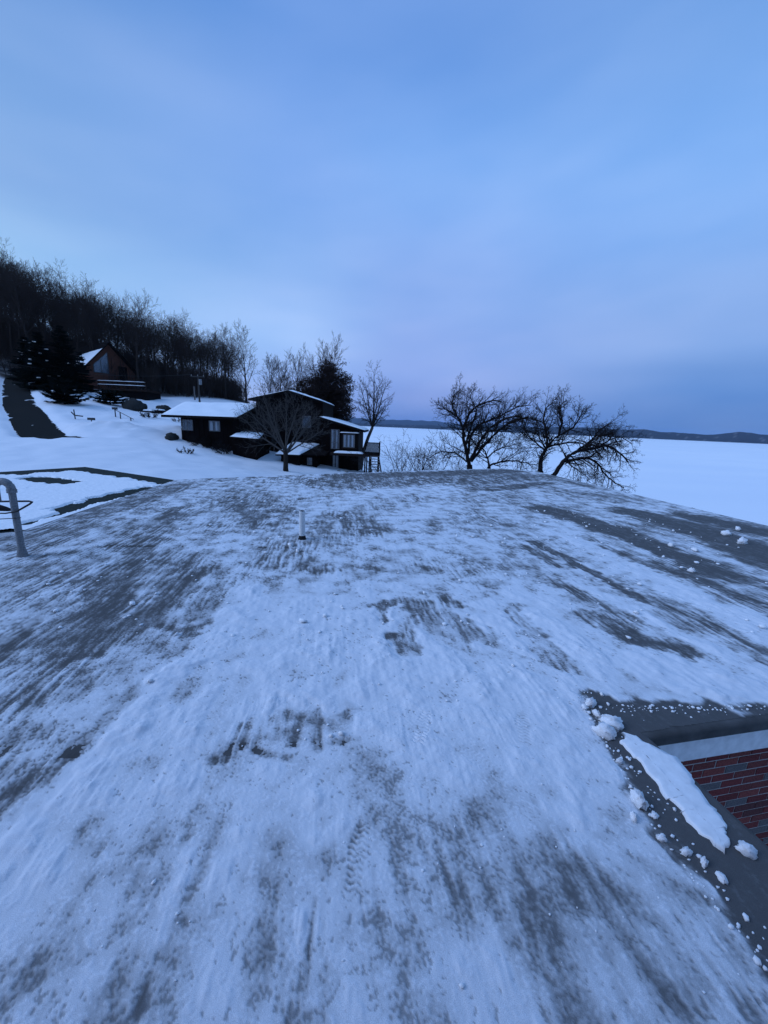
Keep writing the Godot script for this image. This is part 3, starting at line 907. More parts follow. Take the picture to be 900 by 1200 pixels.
# broken-off slab beside the notch, and loose lumps
func make_lumps():
	var rim := [[1.602, -2.121], [1.699, -2.044], [1.795, -1.935], [1.796, -1.799], [1.765, -1.662], [1.761, -1.542], [1.713, -1.48], [1.634, -1.408], [1.614, -1.441], [1.584, -1.51], [1.572, -1.612], [1.548, -1.71], [1.551, -1.887], [1.518, -2.034]]
	var pts := PackedVector2Array()
	var nn := noise(9.0, 111, 3)
	for k in rim.size():
		var a := Vector2(rim[k][0], rim[k][1])
		var b := Vector2(rim[(k + 1) % rim.size()][0], rim[(k + 1) % rim.size()][1])
		for q in 6:
			var p := a.lerp(b, q / 6.0)
			pts.append(p + Vector2(nn.get_noise_2dv(p * 2.0), nn.get_noise_2dv(p * 2.0 + Vector2(9, 4))) * 0.028)
	var mb := MB.new()
	var m := pts.size()
	var axis0 := Vector2(1.60, -2.03)
	var axis1 := Vector2(1.66, -1.49)
	var levels := [[0.0, -0.004], [0.03, 0.010], [0.1, 0.014], [0.22, 0.017], [0.45, 0.019], [0.7, 0.020], [1.0, 0.021]]
	for l in levels:
		for p in pts:
			var t := clampf((p - axis0).dot(axis1 - axis0) / (axis1 - axis0).length_squared(), 0.0, 1.0)
			var c := axis0.lerp(axis1, t)
			var q: Vector2 = p.lerp(c, l[0])
			var bump := nn.get_noise_2dv(q * 1.2) * 0.016 * minf(1.0, l[0] * 5.0)
			mb.v.append(Vector3(q.x, maxf(l[1] + bump, -0.004 if l[0] == 0.0 else 0.003), q.y))
			var o := (p - c).normalized() * (1.0 - clampf(l[0] * 4.0, 0.0, 0.95))
			mb.n.append(Vector3(o.x, 0.3 + l[0] * 3.0, o.y).normalized())
	for l in levels.size() - 1:
		for k in m:
			var a: int = l * m + k
			var b: int = l * m + (k + 1) % m
			mb.ix.append_array(PackedInt32Array([a, b, b + m, a, b + m, a + m]))
	var s := build("snow_slab", mb, M.snow, null, Vector3(1.65, 0, -1.75))
	tag(s, "long broken snow slab lying along the grey roof edge above the brick notch", "snow slab")
	var lumps := [[1.55,-2.19,0.067], [1.46,-2.11,0.065], [1.43,-1.89,0.022], [1.38,-1.64,0.049], [1.30,-1.55,0.025], [1.42,-1.57,0.021], [1.38,-1.46,0.024], [1.55,-1.61,0.011], [1.45,-1.40,0.025], [1.50,-1.36,0.023], [1.53,-1.30,0.024], [1.74,-1.42,0.040], [1.40,-1.73,0.012], [1.51,-2.37,0.048], [1.50,-2.27,0.029], [1.44,-2.32,0.024], [6.94,-7.59,0.112], [6.70,-6.97,0.128], [7.63,-8.10,0.083], [5.09,-6.58,0.060], [5.32,-6.32,0.073], [-1.60,-2.39,0.024], [-1.75,-3.02,0.030], [-1.41,-5.64,0.059], [-1.24,-5.38,0.044], [-0.20,-2.00,0.023], [-0.26,-1.98,0.018], [1.65,-2.48,0.022], [1.64,-2.38,0.018], [4.45,-5.27,0.055], [2.74,-3.82,0.037], [1.09,-2.77,0.021]]
	var kinds := []
	var ln := noise(0.6, 115, 5)
	for q in 5:
		var lm := MB.new()
		lm.lump(Vector3(q * 7.0, 0, 0), Vector3(1.0, 0.62 + 0.07 * q, 0.78 - 0.05 * q), ln, 0.75, 18, 26)
		for k in lm.v.size(): lm.v[k].x -= q * 7.0
		kinds.append(lm.mesh(Vector3.ZERO, M.snow))
	var r := RandomNumberGenerator.new()
	r.seed = 12
	for k in lumps.size():
		var l: Array = lumps[k]
		var o := MeshInstance3D.new()
		o.name = numbered("snow_lump")
		o.mesh = kinds[k % 5]
		add_child(o)
		var base := 0.0
		var c := cover_at(l[0], l[1])
		base = 0.009 * smoothstep(0.22, 0.6, c) + 0.022 * smoothstep(0.62, 1.05, c)
		o.position = Vector3(l[0], base + l[2] * 0.28, l[1])
		o.scale = Vector3.ONE * l[2] * (0.72 if k >= 16 else 0.92)
		o.rotation.y = r.randf() * TAU
		var label := "small white snow lump strewn over the scraped roof"
		var group := "snow lumps strewn over the scraped roof"
		if k == 0: label = "biggest snow lump at the inner corner of the notch, above the white fascia"
		elif k == 1: label = "oblong snow lump just in front of the biggest lump at the notch corner"
		elif k == 3: label = "large snow lump midway along the left side of the broken slab"
		elif k == 11: label = "lone oblong snow piece right of the broken slab's lower end"
		elif k >= 16 and k <= 18:
			label = ["flat snow lump nearest the middle of three by the lake-side roof edge", "widest snow lump on bare grey roof near the lake-side edge", "smallest of three snow lumps nearest the lake-side roof edge"][k - 16]
		elif k in [23, 24]: label = "snow lump at the foot of the white vent pipe"
		elif k < 16:
			label = "small snow crumb on the bare grey strip beside the broken slab"
			group = "snow crumbs beside the broken slab"
		tag(o, label, "snow lump", group)
	# fine crumbs swept along the snow's edges: nobody could count these
	var bits := MB.new()
	for k in 1300:
		var x := 0.0
		var z := 0.0
		var sz := r.randf_range(0.003, 0.009) if r.randf() < 0.85 else r.randf_range(0.009, 0.017)
		if k < 300:
			if k % 2 == 1: continue
			sz *= 0.8
			z = r.randf_range(-2.5, -1.0)
			x = 1.36 - 0.09 * (z + 1.5) * (1.0 if z < -1.5 else -1.6) + absf(r.randfn(0.0, 0.07))
		elif k < 620:
			if k % 2 == 1: continue
			sz *= 0.75
			x = r.randf_range(1.45, 3.4)
			z = -2.38 - 0.06 * (x - 1.7) + absf(r.randfn(0.0, 0.05))
			if z > -2.1 - 0.213 * (x - 1.75) - 0.03: continue
		elif k < 820:
			sz *= 0.6
			x = r.randf_range(-1.3, 1.4); z = r.randf_range(-3.4, -0.9)
		else:
			x = r.randf_range(-4.6, 6.5); z = r.randf_range(-9.5, -3.0); sz *= 1.9
		if x > 1.75 + (z + 2.1) * 0.2175 - 0.04 and z > -2.1 - 0.213 * (x - 1.75): continue
		var c := cover_at(x, z)
		var h := 0.006 * smoothstep(0.15, 0.6, c) + 0.016 * smoothstep(0.68, 1.1, c)
		bits.lump(Vector3(x, h + sz * 0.5, z), Vector3(sz * r.randf_range(0.8, 1.4), sz * 0.7, sz * r.randf_range(0.8, 1.3)), rough, 0.8, 3, 5)
	tag(build("snow_crumbs", bits, M.snow, null, Vector3.ZERO), "fine snow crumbs swept over the roof and along its bare edge", "snow", "", "stuff")

# ------------------------------------------------------------------ roof fittings
func make_fittings():
	var t := thing("vent_pipe", "short white plastic vent pipe standing upright in roof snow", "vent pipe", Vector3(-1.31, 0, -6.02))
	var mb := MB.new()
	mb.tube(PackedVector3Array([Vector3(-1.31, 0.05, -6.02), Vector3(-1.31, 0.46, -6.02), Vector3(-1.31, 0.475, -6.02), Vector3(-1.31, 0.475, -6.02), Vector3(-1.31, 0.3, -6.02)]), PackedFloat32Array([0.049, 0.047, 0.045, 0.038, 0.038]), 20)
	build("pipe", mb, M.plastic, t)
	mb = MB.new()
	mb.tube(PackedVector3Array([Vector3(-1.31, -0.01, -6.02), Vector3(-1.31, 0.02, -6.02), Vector3(-1.31, 0.07, -6.02)]), PackedFloat32Array([0.085, 0.06, 0.0505]), 20)
	build("boot", mb, M.rubber, t)
	# bent grey mast on the left
	var g := thing("gooseneck_pipe", "grey metal gooseneck pipe standing on the roof at the left edge", "pipe", Vector3(-4.67, 0, -4.73))
	mb = MB.new()
	var pts := PackedVector3Array([Vector3(-4.67, 0.06, -4.73), Vector3(-4.67, 0.5, -4.73), Vector3(-4.67, 0.86, -4.73)])
	var rad := PackedFloat32Array([0.038, 0.038, 0.038])
	build("pipe", mb_tube(pts, rad, 18), M.galvanised, g)
	pts = PackedVector3Array()
	rad = PackedFloat32Array()
	for k in 13:
		var a := PI * k / 12.0
		pts.append(Vector3(-4.775 + 0.105 * cos(a), 0.88 + 0.10 * sin(a), -4.73))
		rad.append(0.045)
	pts.append(Vector3(-4.88, 0.72, -4.73)); rad.append(0.043)
	build("elbow", mb_tube(pts, rad, 18), M.galvanised, g)
	mb = MB.new()
	mb.rod(Vector3(-4.67, 0.84, -4.73), Vector3(-4.67, 0.885, -4.73), 0.052, 18)
	build("collar", mb, M.galvanised, g)
	mb = MB.new()
	mb.tube(PackedVector3Array([Vector3(-4.67, -0.01, -4.73), Vector3(-4.67, 0.035, -4.73), Vector3(-4.67, 0.12, -4.73)]), PackedFloat32Array([0.07, 0.056, 0.04]), 18)
	build("base_flange", mb, M.galvanised, g)
	mb = MB.new()
	mb.tube(PackedVector3Array([Vector3(-4.98, 0.70, -4.80), Vector3(-4.72, 0.715, -4.80), Vector3(-4.56, 0.72, -4.82), Vector3(-4.50, 0.715, -4.80), Vector3(-4.52, 0.69, -4.78), Vector3(-4.62, 0.61, -4.70), Vector3(-4.74, 0.585, -4.67), Vector3(-4.98, 0.58, -4.67)]),
		PackedFloat32Array([0.012, 0.012, 0.012, 0.012, 0.012, 0.011, 0.009, 0.009]), 8)
	build("bracket", mb, M.iron, g)
	mb = MB.new()
	mb.tube(PackedVector3Array([Vector3(-5.0, 0.49, -4.74), Vector3(-4.86, 0.505, -4.67), Vector3(-4.7, 0.52, -4.672), Vector3(-4.58, 0.53, -4.70)]), PackedFloat32Array([0.006, 0.006, 0.006, 0.004]), 6)
	build("cable", mb, M.iron, g)
	mb = MB.new()
	mb.hexa([Vector3(-5.02, 0.6, -4.70), Vector3(-4.74, 0.6, -4.72), Vector3(-4.74, 0.6, -4.8), Vector3(-5.02, 0.6, -4.8), Vector3(-5.02, 0.69, -4.70), Vector3(-4.84, 0.64, -4.72), Vector3(-4.84, 0.64, -4.8), Vector3(-5.02, 0.69, -4.8)])
	build("junction_box", mb, M.rubber, g)

func mb_tube(pts: PackedVector3Array, rad: PackedFloat32Array, sides: int) -> MB:
	var mb := MB.new()
	mb.tube(pts, rad, sides, true)
	return mb

# ------------------------------------------------------------------ trees
# grows one branch and its children; trunk goes to bt, all else to bc
func grow(bt: MB, bc: MB, p: Vector3, d: Vector3, length: float, r: float, lv: int, q: Dictionary, g: RandomNumberGenerator):
	var seg: int = q.seg[lv]
	var pts := PackedVector3Array([p])
	var rad := PackedFloat32Array([r])
	var dirs := [d]
	var cur := p
	var dir := d
	var tip: float = q.tip[lv]
	for k in seg:
		dir = (dir + Vector3(g.randf_range(-1, 1), g.randf_range(-1, 1), g.randf_range(-1, 1)) * q.wig[lv] + Vector3.UP * q.trop[lv]).normalized()
		cur += dir * length / seg
		pts.append(cur)
		rad.append(lerpf(r, r * tip, (k + 1.0) / seg))
		dirs.append(dir)
	(bt if lv == 0 else bc).tube(pts, rad, q.sides[lv])
	if lv >= q.kids.size(): return
	var kids: int = q.kids[lv]
	var turn := g.randf() * TAU
	for k in kids:
		var t: float = lerpf(q.from[lv], 1.0, (k + g.randf_range(0.1, 0.9)) / kids)
		var f := t * seg
		var i: int = min(int(f), seg - 1)
		var at := pts[i].lerp(pts[i + 1], f - i)
		var bd: Vector3 = dirs[i + 1]
		turn += 2.4 + g.randf_range(-0.5, 0.5)
		var s := bd.cross(Vector3(0.3, 0.1, 0.9) if absf(bd.y) > 0.8 else Vector3.UP).normalized()
		s = s.rotated(bd, turn)
		var ang: float = q.ang[lv] * g.randf_range(0.75, 1.25) * (1.15 - 0.45 * t)
		var nd := (bd * cos(ang) + s * sin(ang)).normalized()
		var ln: float = length * q.lr[lv] * g.randf_range(0.7, 1.2) * (1.0 - q.taper[lv] * (t - q.from[lv]))
		var rr: float = minf(lerpf(r, r * tip, t) * q.rr[lv], r * 0.7)
		grow(bt, bc, at, nd, ln, maxf(rr, q.least), lv + 1, q, g)

const WOOD := {seg = [7, 5, 3, 2, 1], tip = [0.22, 0.35, 0.4, 0.5, 0.5], wig = [0.05, 0.14, 0.18, 0.2, 0.2], trop = [0.03, 0.1, 0.08, 0.06, 0.05], sides = [7, 4, 3, 3, 3], kids = [11, 6, 4, 4], from = [0.38, 0.25, 0.2, 0.15],
	ang = [0.85, 0.75, 0.75, 0.75], lr = [0.56, 0.54, 0.52, 0.5], taper = [0.4, 0.4, 0.3, 0.3], rr = [0.55, 0.6, 0.6, 0.6], least = 0.011}

func tree_meshes(q: Dictionary, h: float, r: float, seed_: int, bark: Material, twig: Material) -> Array:
	var g := RandomNumberGenerator.new()
	g.seed = seed_
	var bt := MB.new()
	var bc := MB.new()
	grow(bt, bc, Vector3(0, -0.4, 0), Vector3(g.randf_range(-0.06, 0.06), 1, g.randf_range(-0.06, 0.06)).normalized(), h, r, 0, q, g)
	return [bt.mesh(Vector3.ZERO, bark), bc.mesh(Vector3.ZERO, twig)]

func plant_tree(called: String, meshes: Array, at: Vector3, turn: float, s: float, label: String, cat: String, group := "", names := ["trunk", "crown"]) -> Node3D:
	var t := thing(called, label, cat, at, group)
	t.rotation.y = turn
	t.scale = Vector3.ONE * s
	for k in meshes.size():
		var o := MeshInstance3D.new()
		o.name = names[k]
		o.mesh = meshes[k]
		t.add_child(o, true)
	return t

func on_land(x: float, z: float) -> Vector3:
	return Vector3(x, land(x, z), z)

func make_forest():
	var kinds := []
	for k in 7:
		var q: Dictionary = WOOD.duplicate(true)
		q.kids = [13 + k % 3, 7, 6, 5]
		q.from = [0.36 + 0.05 * (k % 4), 0.2, 0.2, 0.15]; q.least = 0.017; q.lr = [0.44, 0.54, 0.5, 0.42]; q.wig = [0.07, 0.2, 0.22, 0.22, 0.2]
		q.ang = [0.75 + 0.07 * (k % 4), 0.75, 0.75, 0.75]
		kinds.append(tree_meshes(q, 13.2 + 1.0 * (k % 3), 0.26 + 0.02 * (k % 3), 200 + k, M.forest_bark, M.forest_bark))
	var g := RandomNumberGenerator.new()
	g.seed = 9
	var spots := []
	# rows up the hillside; the wood ends near the lake on the right
	var zf := 64.0
	while zf < 116.0:
		var x := -118.0
		while x < -16.0:
			var px := x + g.randf_range(-1.6, 1.6)
			var pz := -(zf + g.randf_range(-2.2, 2.2))
			if forest_mask(px, pz) > 0.75 and px > pz * 1.04 - 4.0 and px < -0.385 * zf:
				spots.append([px, pz])
			x += 3.8 + (zf - 64.0) * 0.016
		zf += 6.6
	var mass := []
	for s in spots:
		var k: int = g.randi_range(0, 6)
		var sc := g.randf_range(0.86, 1.12) * lerpf(0.64, 0.84, clampf((s[0] / s[1] - 0.40) / 0.5, 0.0, 1.0))
		plant_tree("bare_tree", kinds[k], on_land(s[0], s[1]), g.randf() * TAU, sc, "bare leafless tree in the dark wooded hillside", "tree", "bare trees of the wooded hillside")
	print("forest trees ", spots.size())
	# brush and saplings that thicken the wood: nobody could count these
	var bq := {seg = [4, 3, 2], tip = [0.4, 0.4, 0.5], wig = [0.12, 0.2, 0.2], trop = [0.08, 0.1, 0.05], sides = [3, 3, 3], kids = [9, 5], from = [0.08, 0.15], ang = [0.7, 0.7], lr = [0.42, 0.5], taper = [0.5, 0.3], rr = [0.6, 0.6], least = 0.011}
	var bt := MB.new()
	var bg := RandomNumberGenerator.new()
	bg.seed = 31
	for k in 7:
		grow(bt, bt, Vector3(bg.randf_range(-1.4, 1.4), -0.3, bg.randf_range(-1.4, 1.4)), Vector3(bg.randf_range(-0.2, 0.2), 1, bg.randf_range(-0.2, 0.2)).normalized(), bg.randf_range(2.5, 5.5), 0.05, 0, bq, bg)
	var mm := MultiMesh.new()
	mm.transform_format = MultiMesh.TRANSFORM_3D
	mm.mesh = bt.mesh(Vector3.ZERO, M.forest_bark)
	var xf := []
	for k in 950:
		var x := g.randf_range(-118.0, -15.0)
		var z := g.randf_range(-120.0, -60.0)
		if forest_mask(x, z) < 0.6 or x < z * 1.04 - 4.0 or x > 0.37 * z: continue
		xf.append(Transform3D(Basis(Vector3.UP, g.randf() * TAU).scaled(Vector3.ONE * g.randf_range(0.7, 1.3)), on_land(x, z)))
	mm.instance_count = xf.size()
	for k in xf.size(): mm.set_instance_transform(k, xf[k])
	var o := MultiMeshInstance3D.new()
	o.name = "undergrowth"
	o.multimesh = mm
	add_child(o)
	tag(o, "dense dark brush and saplings between the trunks of the wood", "brush", "", "stuff")

# trees that stand apart from the wood
func make_lone_trees():
	var q: Dictionary = WOOD.duplicate(true)
	q.kids = [11, 7, 5, 5]
	q.from = [0.2, 0.2, 0.2, 0.15]; q.ang = [0.5, 0.65, 0.7, 0.7]; q.lr = [0.55, 0.5, 0.5, 0.5]; q.least = 0.014; q.tip = [0.12, 0.3, 0.4, 0.5, 0.5]; q.wig = [0.09, 0.14, 0.18, 0.2, 0.2]
	var g := tree_meshes(q, 9.6, 0.17, 301, M.bark, M.bark)
	plant_tree("birch_tree", g, on_land(-25.0, -70.0), 0.3, 1.0, "tall slim bare tree at the right end of the wood", "tree")
	plant_tree("birch_tree", tree_meshes(q, 7.8, 0.15, 305, M.bark, M.bark), on_land(-21.3, -70.5), 1.1, 0.95, "shorter bare tree just right of the tall slim one at the wood's end", "tree")
	plant_tree("birch_tree", tree_meshes(q, 6.8, 0.14, 308, M.bark, M.bark), on_land(-18.6, -69.0), 2.1, 0.95, "bare tree rising behind the peak of the brown house", "tree")
	q.kids = [14, 6, 5, 4]; q.ang = [0.45, 0.5, 0.5, 0.5]; q.from = [0.25, 0.2, 0.2, 0.15]
	var fan := tree_meshes(q, 11.5, 0.2, 311, M.bark, M.bark)
	plant_tree("fan_tree", fan, on_land(-9.8, -60.0), 0.0, 1.05, "broad bare tree fanning out above the dark pine", "tree")
	plant_tree("fan_tree", tree_meshes(q, 10.5, 0.18, 314, M.bark, M.bark), on_land(-13.4, -58.0), 1.9, 0.85, "lower bare tree left of the dark pine behind the house", "tree")
	plant_tree("fan_tree", tree_meshes(q, 9.0, 0.18, 316, M.bark, M.bark), on_land(-16.5, -60.0), 0.9, 0.8, "low bare tree behind the left end of the peaked roof", "tree")
	# slender tree by the deck, leaning right
	q = WOOD.duplicate(true)
	q.kids = [16, 6, 5, 3]; q.ang = [0.55, 0.55, 0.6, 0.6]; q.from = [0.22, 0.2, 0.2, 0.15]; q.lr = [0.36, 0.45, 0.5, 0.5]; q.least = 0.007
	var ga := RandomNumberGenerator.new()
	ga.seed = 331
	var bt := MB.new()
	var bc := MB.new()
	var base := Vector3(-2.75, -2.9, -42)
	bt.tube(PackedVector3Array([base, Vector3(-2.5, -0.9, -42), Vector3(-2.05, 0.6, -42), Vector3(-1.62, 1.7, -42)]), PackedFloat32Array([0.22, 0.19, 0.17, 0.15]), 9)
	for l in [[Vector3(0.03, 1, 0.02), 5.9, 0.11], [Vector3(0.36, 1, 0.1), 4.8, 0.08], [Vector3(-0.42, 1, -0.1), 4.7, 0.08], [Vector3(0.15, 1, -0.35), 5.2, 0.08], [Vector3(-0.2, 1, 0.4), 4.6, 0.07], [Vector3(0.7, 1, -0.05), 3.4, 0.06], [Vector3(-0.7, 1, 0.15), 3.0, 0.05]]:
		var qq: Dictionary = q.duplicate(true)
		qq.kids = [10, 6, 5]; qq.seg = [6, 4, 2, 1]; qq.sides = [5, 3, 3, 3]; qq.tip = [0.2, 0.35, 0.4, 0.5]; qq.from = [0.1, 0.12, 0.12]; qq.lr = [0.34, 0.5, 0.5]; qq.ang = [0.8, 0.7, 0.75]; qq.trop = [0.04, 0.05, 0.04, 0.03]; qq.least = 0.011
		grow(bc, bc, Vector3(-1.62, 1.65, -42), (l[0] as Vector3).normalized(), l[1], l[2], 0, qq, ga)
	var t := thing("slender_tree", "slender bare tree with a leaning trunk rising beside the deck railing", "tree", base)
	build("trunk", bt, M.grey_bark, t)
	build("crown", bc, M.bark, t)
	# yard tree in front of the house: short trunk, many spreading limbs
	base = Vector3(-7.8, land(-7.8, -30.0) - 0.2, -30.0)
	bt = MB.new(); bc = MB.new()
	bt.tube(PackedVector3Array([base, Vector3(-7.8, -1.6, -30), Vector3(-7.78, -0.9, -30), Vector3(-7.8, -0.25, -30)]), PackedFloat32Array([0.24, 0.19, 0.17, 0.18]), 10)
	ga.seed = 341
	for k in 11:
		var az := TAU * k / 11.0 + ga.randf_range(-0.2, 0.2)
		var el := 0.55 + 0.55 * (k % 3) * 0.6
		var d := Vector3(cos(az), tan(el) * 0.9, sin(az)).normalized()
		var qq: Dictionary = WOOD.duplicate(true)
		qq.kids = [9, 7, 4]; qq.seg = [6, 4, 2, 1]; qq.sides = [6, 4, 3, 3]; qq.tip = [0.25, 0.35, 0.4, 0.5]; qq.from = [0.3, 0.2, 0.15]; qq.lr = [0.42, 0.5, 0.5]; qq.trop = [0.05, 0.04, 0.02, 0.0]; qq.wig = [0.1, 0.15, 0.2, 0.2]; qq.least = 0.009
		grow(bc, bc, Vector3(-7.8, -0.55 + 0.06 * (k % 5), -30), d, ga.randf_range(3.3, 4.6), 0.075, 0, qq, ga)
	t = thing("yard_tree", "spreading bare tree with short trunk in the snow before the house", "tree", base)
	build("trunk", bt, M.bark, t)
	build("crown", bc, M.grey_bark, t)

# old apple trees: main limbs as they are bent, spurs and twigs grown along them
func apple(limbs: Array, label: String, seed_: int, kids: int, droop: float):
	var g := RandomNumberGenerator.new()
	g.seed = seed_
	var bt := MB.new()
	var bc := MB.new()
	var base := Vector3(limbs[0][1][0], 0, limbs[0][1][2])
	base.y = land(base.x, base.z)
	for k in limbs.size():
		var l: Array = limbs[k]
		var a: Array = l[1]
		var ctrl := Curve3D.new()
		var np := a.size() / 3
		for i in np:
			var p := Vector3(a[i * 3], a[i * 3 + 1], a[i * 3 + 2])
			if k == 0 and i == 0: p.y = base.y - 0.2
			var pr := Vector3(a[max(i - 1, 0) * 3], a[max(i - 1, 0) * 3 + 1], a[max(i - 1, 0) * 3 + 2])
			var nx := Vector3(a[min(i + 1, np - 1) * 3], a[min(i + 1, np - 1) * 3 + 1], a[min(i + 1, np - 1) * 3 + 2])
			ctrl.add_point(p, (pr - nx) / 6.0, (nx - pr) / 6.0)
		var len := ctrl.get_baked_length()
		var m: int = max(6, int(len / 0.22))
		var pts := PackedVector3Array()
		var rad := PackedFloat32Array()
		for i in m + 1:
			var p := ctrl.sample_baked(len * i / m)
			if i > 0 and k > 0: p += Vector3(g.randf_range(-1, 1), g.randf_range(-1, 1), g.randf_range(-1, 1)) * 0.03
			pts.append(p)
			rad.append(l[0] * (1.0 - 0.72 * i / m) if k > 0 else l[0] * (1.25 - 0.25 * i / m))
		(bt if k == 0 else bc).tube(pts, rad, 8)
		if k == 0: continue
		var q := {seg = [5, 4, 3, 2], tip = [0.35, 0.4, 0.5, 0.6], wig = [0.17, 0.22, 0.25, 0.25], trop = [0.02 + droop, 0.05 + droop, 0.05, 0.06], sides = [5, 4, 3, 3], kids = [6, 4, 3], from = [0.15, 0.12, 0.1], ang = [0.75, 0.8, 0.85], lr = [0.5, 0.5, 0.55], taper = [0.35, 0.3, 0.3], rr = [0.62, 0.65, 0.7], least = 0.0052}
		var count: int = int(1.25 * kids * len / 3.0) + 4
		for c in count:
			var f := lerpf(0.16, 1.0, (c + g.randf()) / count)
			var i: int = clampi(int(f * m), 0, m - 1)
			var dir := (pts[i + 1] - pts[i]).normalized()
			var s := dir.cross(Vector3.UP).normalized().rotated(dir, g.randf() * TAU)
			var d := (dir * 0.75 + s * g.randf_range(0.6, 1.1) + Vector3.UP * (0.08 + droop * 2.0)).normalized()
			grow(bc, bc, pts[i], d, g.randf_range(0.6, 1.5) * lerpf(1.15, 0.7, f), minf(rad[i] * 0.55, 0.035), 0, q, g)
	var t := thing("apple_tree", label, "tree", base, "old apple trees beyond the roof")
	build("trunk", bt, M.dark_bark, t)
	build("crown", bc, M.dark_bark, t)

func make_apples():
	var apple1 = [
		[0.17, [5.20,-2.49,-23.00, 5.06,-0.93,-23.00, 4.94,-0.17,-23.00]],
		[0.12, [4.94,-0.22,-23.00, 4.59,0.96,-23.05, 4.43,1.79,-23.10, 4.58,2.48,-23.15, 4.98,3.12,-23.20, 5.79,3.54,-23.25, 6.54,3.57,-23.30]],
		[0.07, [4.54,1.45,-23.00, 4.24,2.17,-22.80, 3.77,2.67,-22.60, 3.19,2.92,-22.40, 2.73,2.93,-22.20]],
		[0.07, [4.45,1.89,-23.00, 4.10,2.51,-23.25, 3.73,3.28,-23.50, 3.87,3.88,-23.75, 4.29,4.26,-24.00]],
		[0.1, [4.97,0.08,-23.00, 5.28,1.00,-22.76, 5.77,1.95,-22.52, 6.46,2.49,-22.28, 7.17,2.70,-22.04, 7.82,2.50,-21.80]],
		[0.09, [5.02,0.03,-23.00, 5.86,1.16,-23.18, 6.73,2.03,-23.36, 7.54,2.51,-23.54, 8.49,2.70,-23.72, 9.52,2.40,-23.90]],
		[0.08, [4.83,0.48,-23.00, 4.95,1.56,-23.32, 5.57,2.23,-23.64, 6.77,2.78,-23.96, 7.78,3.34,-24.28, 8.71,3.49,-24.60]],
		[0.05, [4.87,-0.02,-23.00, 4.06,0.47,-22.62, 3.15,0.60,-22.25, 2.50,0.31,-21.88, 2.11,-0.15,-21.50]],
		[0.06, [4.63,1.06,-23.00, 4.93,2.05,-23.45, 5.25,2.97,-23.90, 4.96,3.82,-24.35, 5.21,4.37,-24.80]],
	]
	var apple1b = [
		[0.1, [6.24,-2.06,-22.40, 6.06,-0.81,-22.40, 5.95,-0.17,-22.40]],
		[0.06, [5.95,-0.17,-22.40, 5.77,0.50,-22.53, 5.41,0.92,-22.67, 4.93,1.09,-22.80]],
		[0.06, [5.95,-0.12,-22.40, 6.56,0.17,-22.25, 7.29,0.26,-22.10, 7.97,0.16,-21.95, 8.50,0.10,-21.80]],
		[0.045, [5.80,0.32,-22.40, 6.40,0.81,-22.63, 7.19,1.08,-22.87, 7.95,1.20,-23.10]],
	]
	var apple2 = [
		[0.16, [9.08,-2.22,-22.00, 8.90,-0.88,-22.00, 8.77,-0.25,-22.00]],
		[0.13, [8.78,-0.30,-22.00, 8.72,0.28,-22.04, 8.90,0.86,-22.08, 9.15,1.25,-22.12, 9.45,1.64,-22.16, 9.86,1.89,-22.20]],
		[0.07, [9.02,1.15,-22.00, 8.92,1.90,-22.25, 8.79,2.60,-22.50, 8.94,3.27,-22.75, 9.49,3.59,-23.00]],
		[0.07, [9.56,1.74,-22.00, 9.45,2.61,-21.70, 9.13,3.26,-21.40, 9.31,3.60,-21.10]],
		[0.06, [9.77,1.89,-22.00, 10.41,2.29,-22.27, 10.84,2.87,-22.53, 11.09,3.36,-22.80]],
		[0.05, [8.95,0.96,-22.00, 8.48,1.42,-21.70, 8.04,1.83,-21.40, 7.46,1.90,-21.10, 6.88,1.70,-20.80]],
		[0.05, [8.91,0.91,-22.00, 8.55,1.26,-22.32, 8.25,1.52,-22.65, 7.96,2.04,-22.98, 8.09,2.68,-23.30]],
		[0.06, [9.07,1.16,-22.00, 9.47,1.28,-21.65, 9.90,1.45,-21.30, 10.38,1.40,-20.95, 10.68,1.25,-20.60]],
	]
	var apple3 = [
		[0.15, [9.25,-2.73,-21.40, 9.22,-1.11,-21.40, 9.31,-0.35,-21.40]],
		[0.12, [9.31,-0.39,-21.40, 9.59,0.19,-21.36, 10.00,0.77,-21.31, 10.50,1.02,-21.27, 11.25,1.15,-21.23, 11.79,1.36,-21.19, 12.46,1.07,-21.14, 13.13,0.55,-21.10]],
		[0.08, [9.77,0.38,-21.40, 10.28,0.56,-21.23, 10.83,0.64,-21.07, 11.39,0.36,-20.90, 11.75,-0.16,-20.73, 12.22,-0.53,-20.57, 12.66,-0.76,-20.40]],
		[0.06, [10.39,0.97,-21.40, 11.11,1.49,-21.70, 11.96,1.89,-22.00, 12.78,2.01,-22.30]],
		[0.05, [10.75,1.03,-21.40, 11.36,1.73,-21.80, 12.05,2.31,-22.20, 12.76,2.58,-22.60]],
		[0.04, [9.90,0.43,-21.40, 10.08,0.12,-20.87, 10.41,-0.17,-20.33, 10.55,-0.54,-19.80]],
		[0.05, [11.48,1.15,-21.40, 12.10,1.63,-21.57, 12.87,1.80,-21.73, 13.69,1.45,-21.90]],
	]
	apple(apple1, "bare apple tree with a wide domed crown beyond the middle roof edge", 401, 11, 0.0)
	apple(apple1b, "low bare fruit tree with a long horizontal limb beneath the domed apple tree", 402, 11, 0.0)
	apple(apple2, "upright bare apple tree with a crooked trunk near the far roof corner", 403, 11, 0.0)
	apple(apple3, "bare apple tree leaning right, its branches drooping over the lakeside", 404, 12, -0.07)
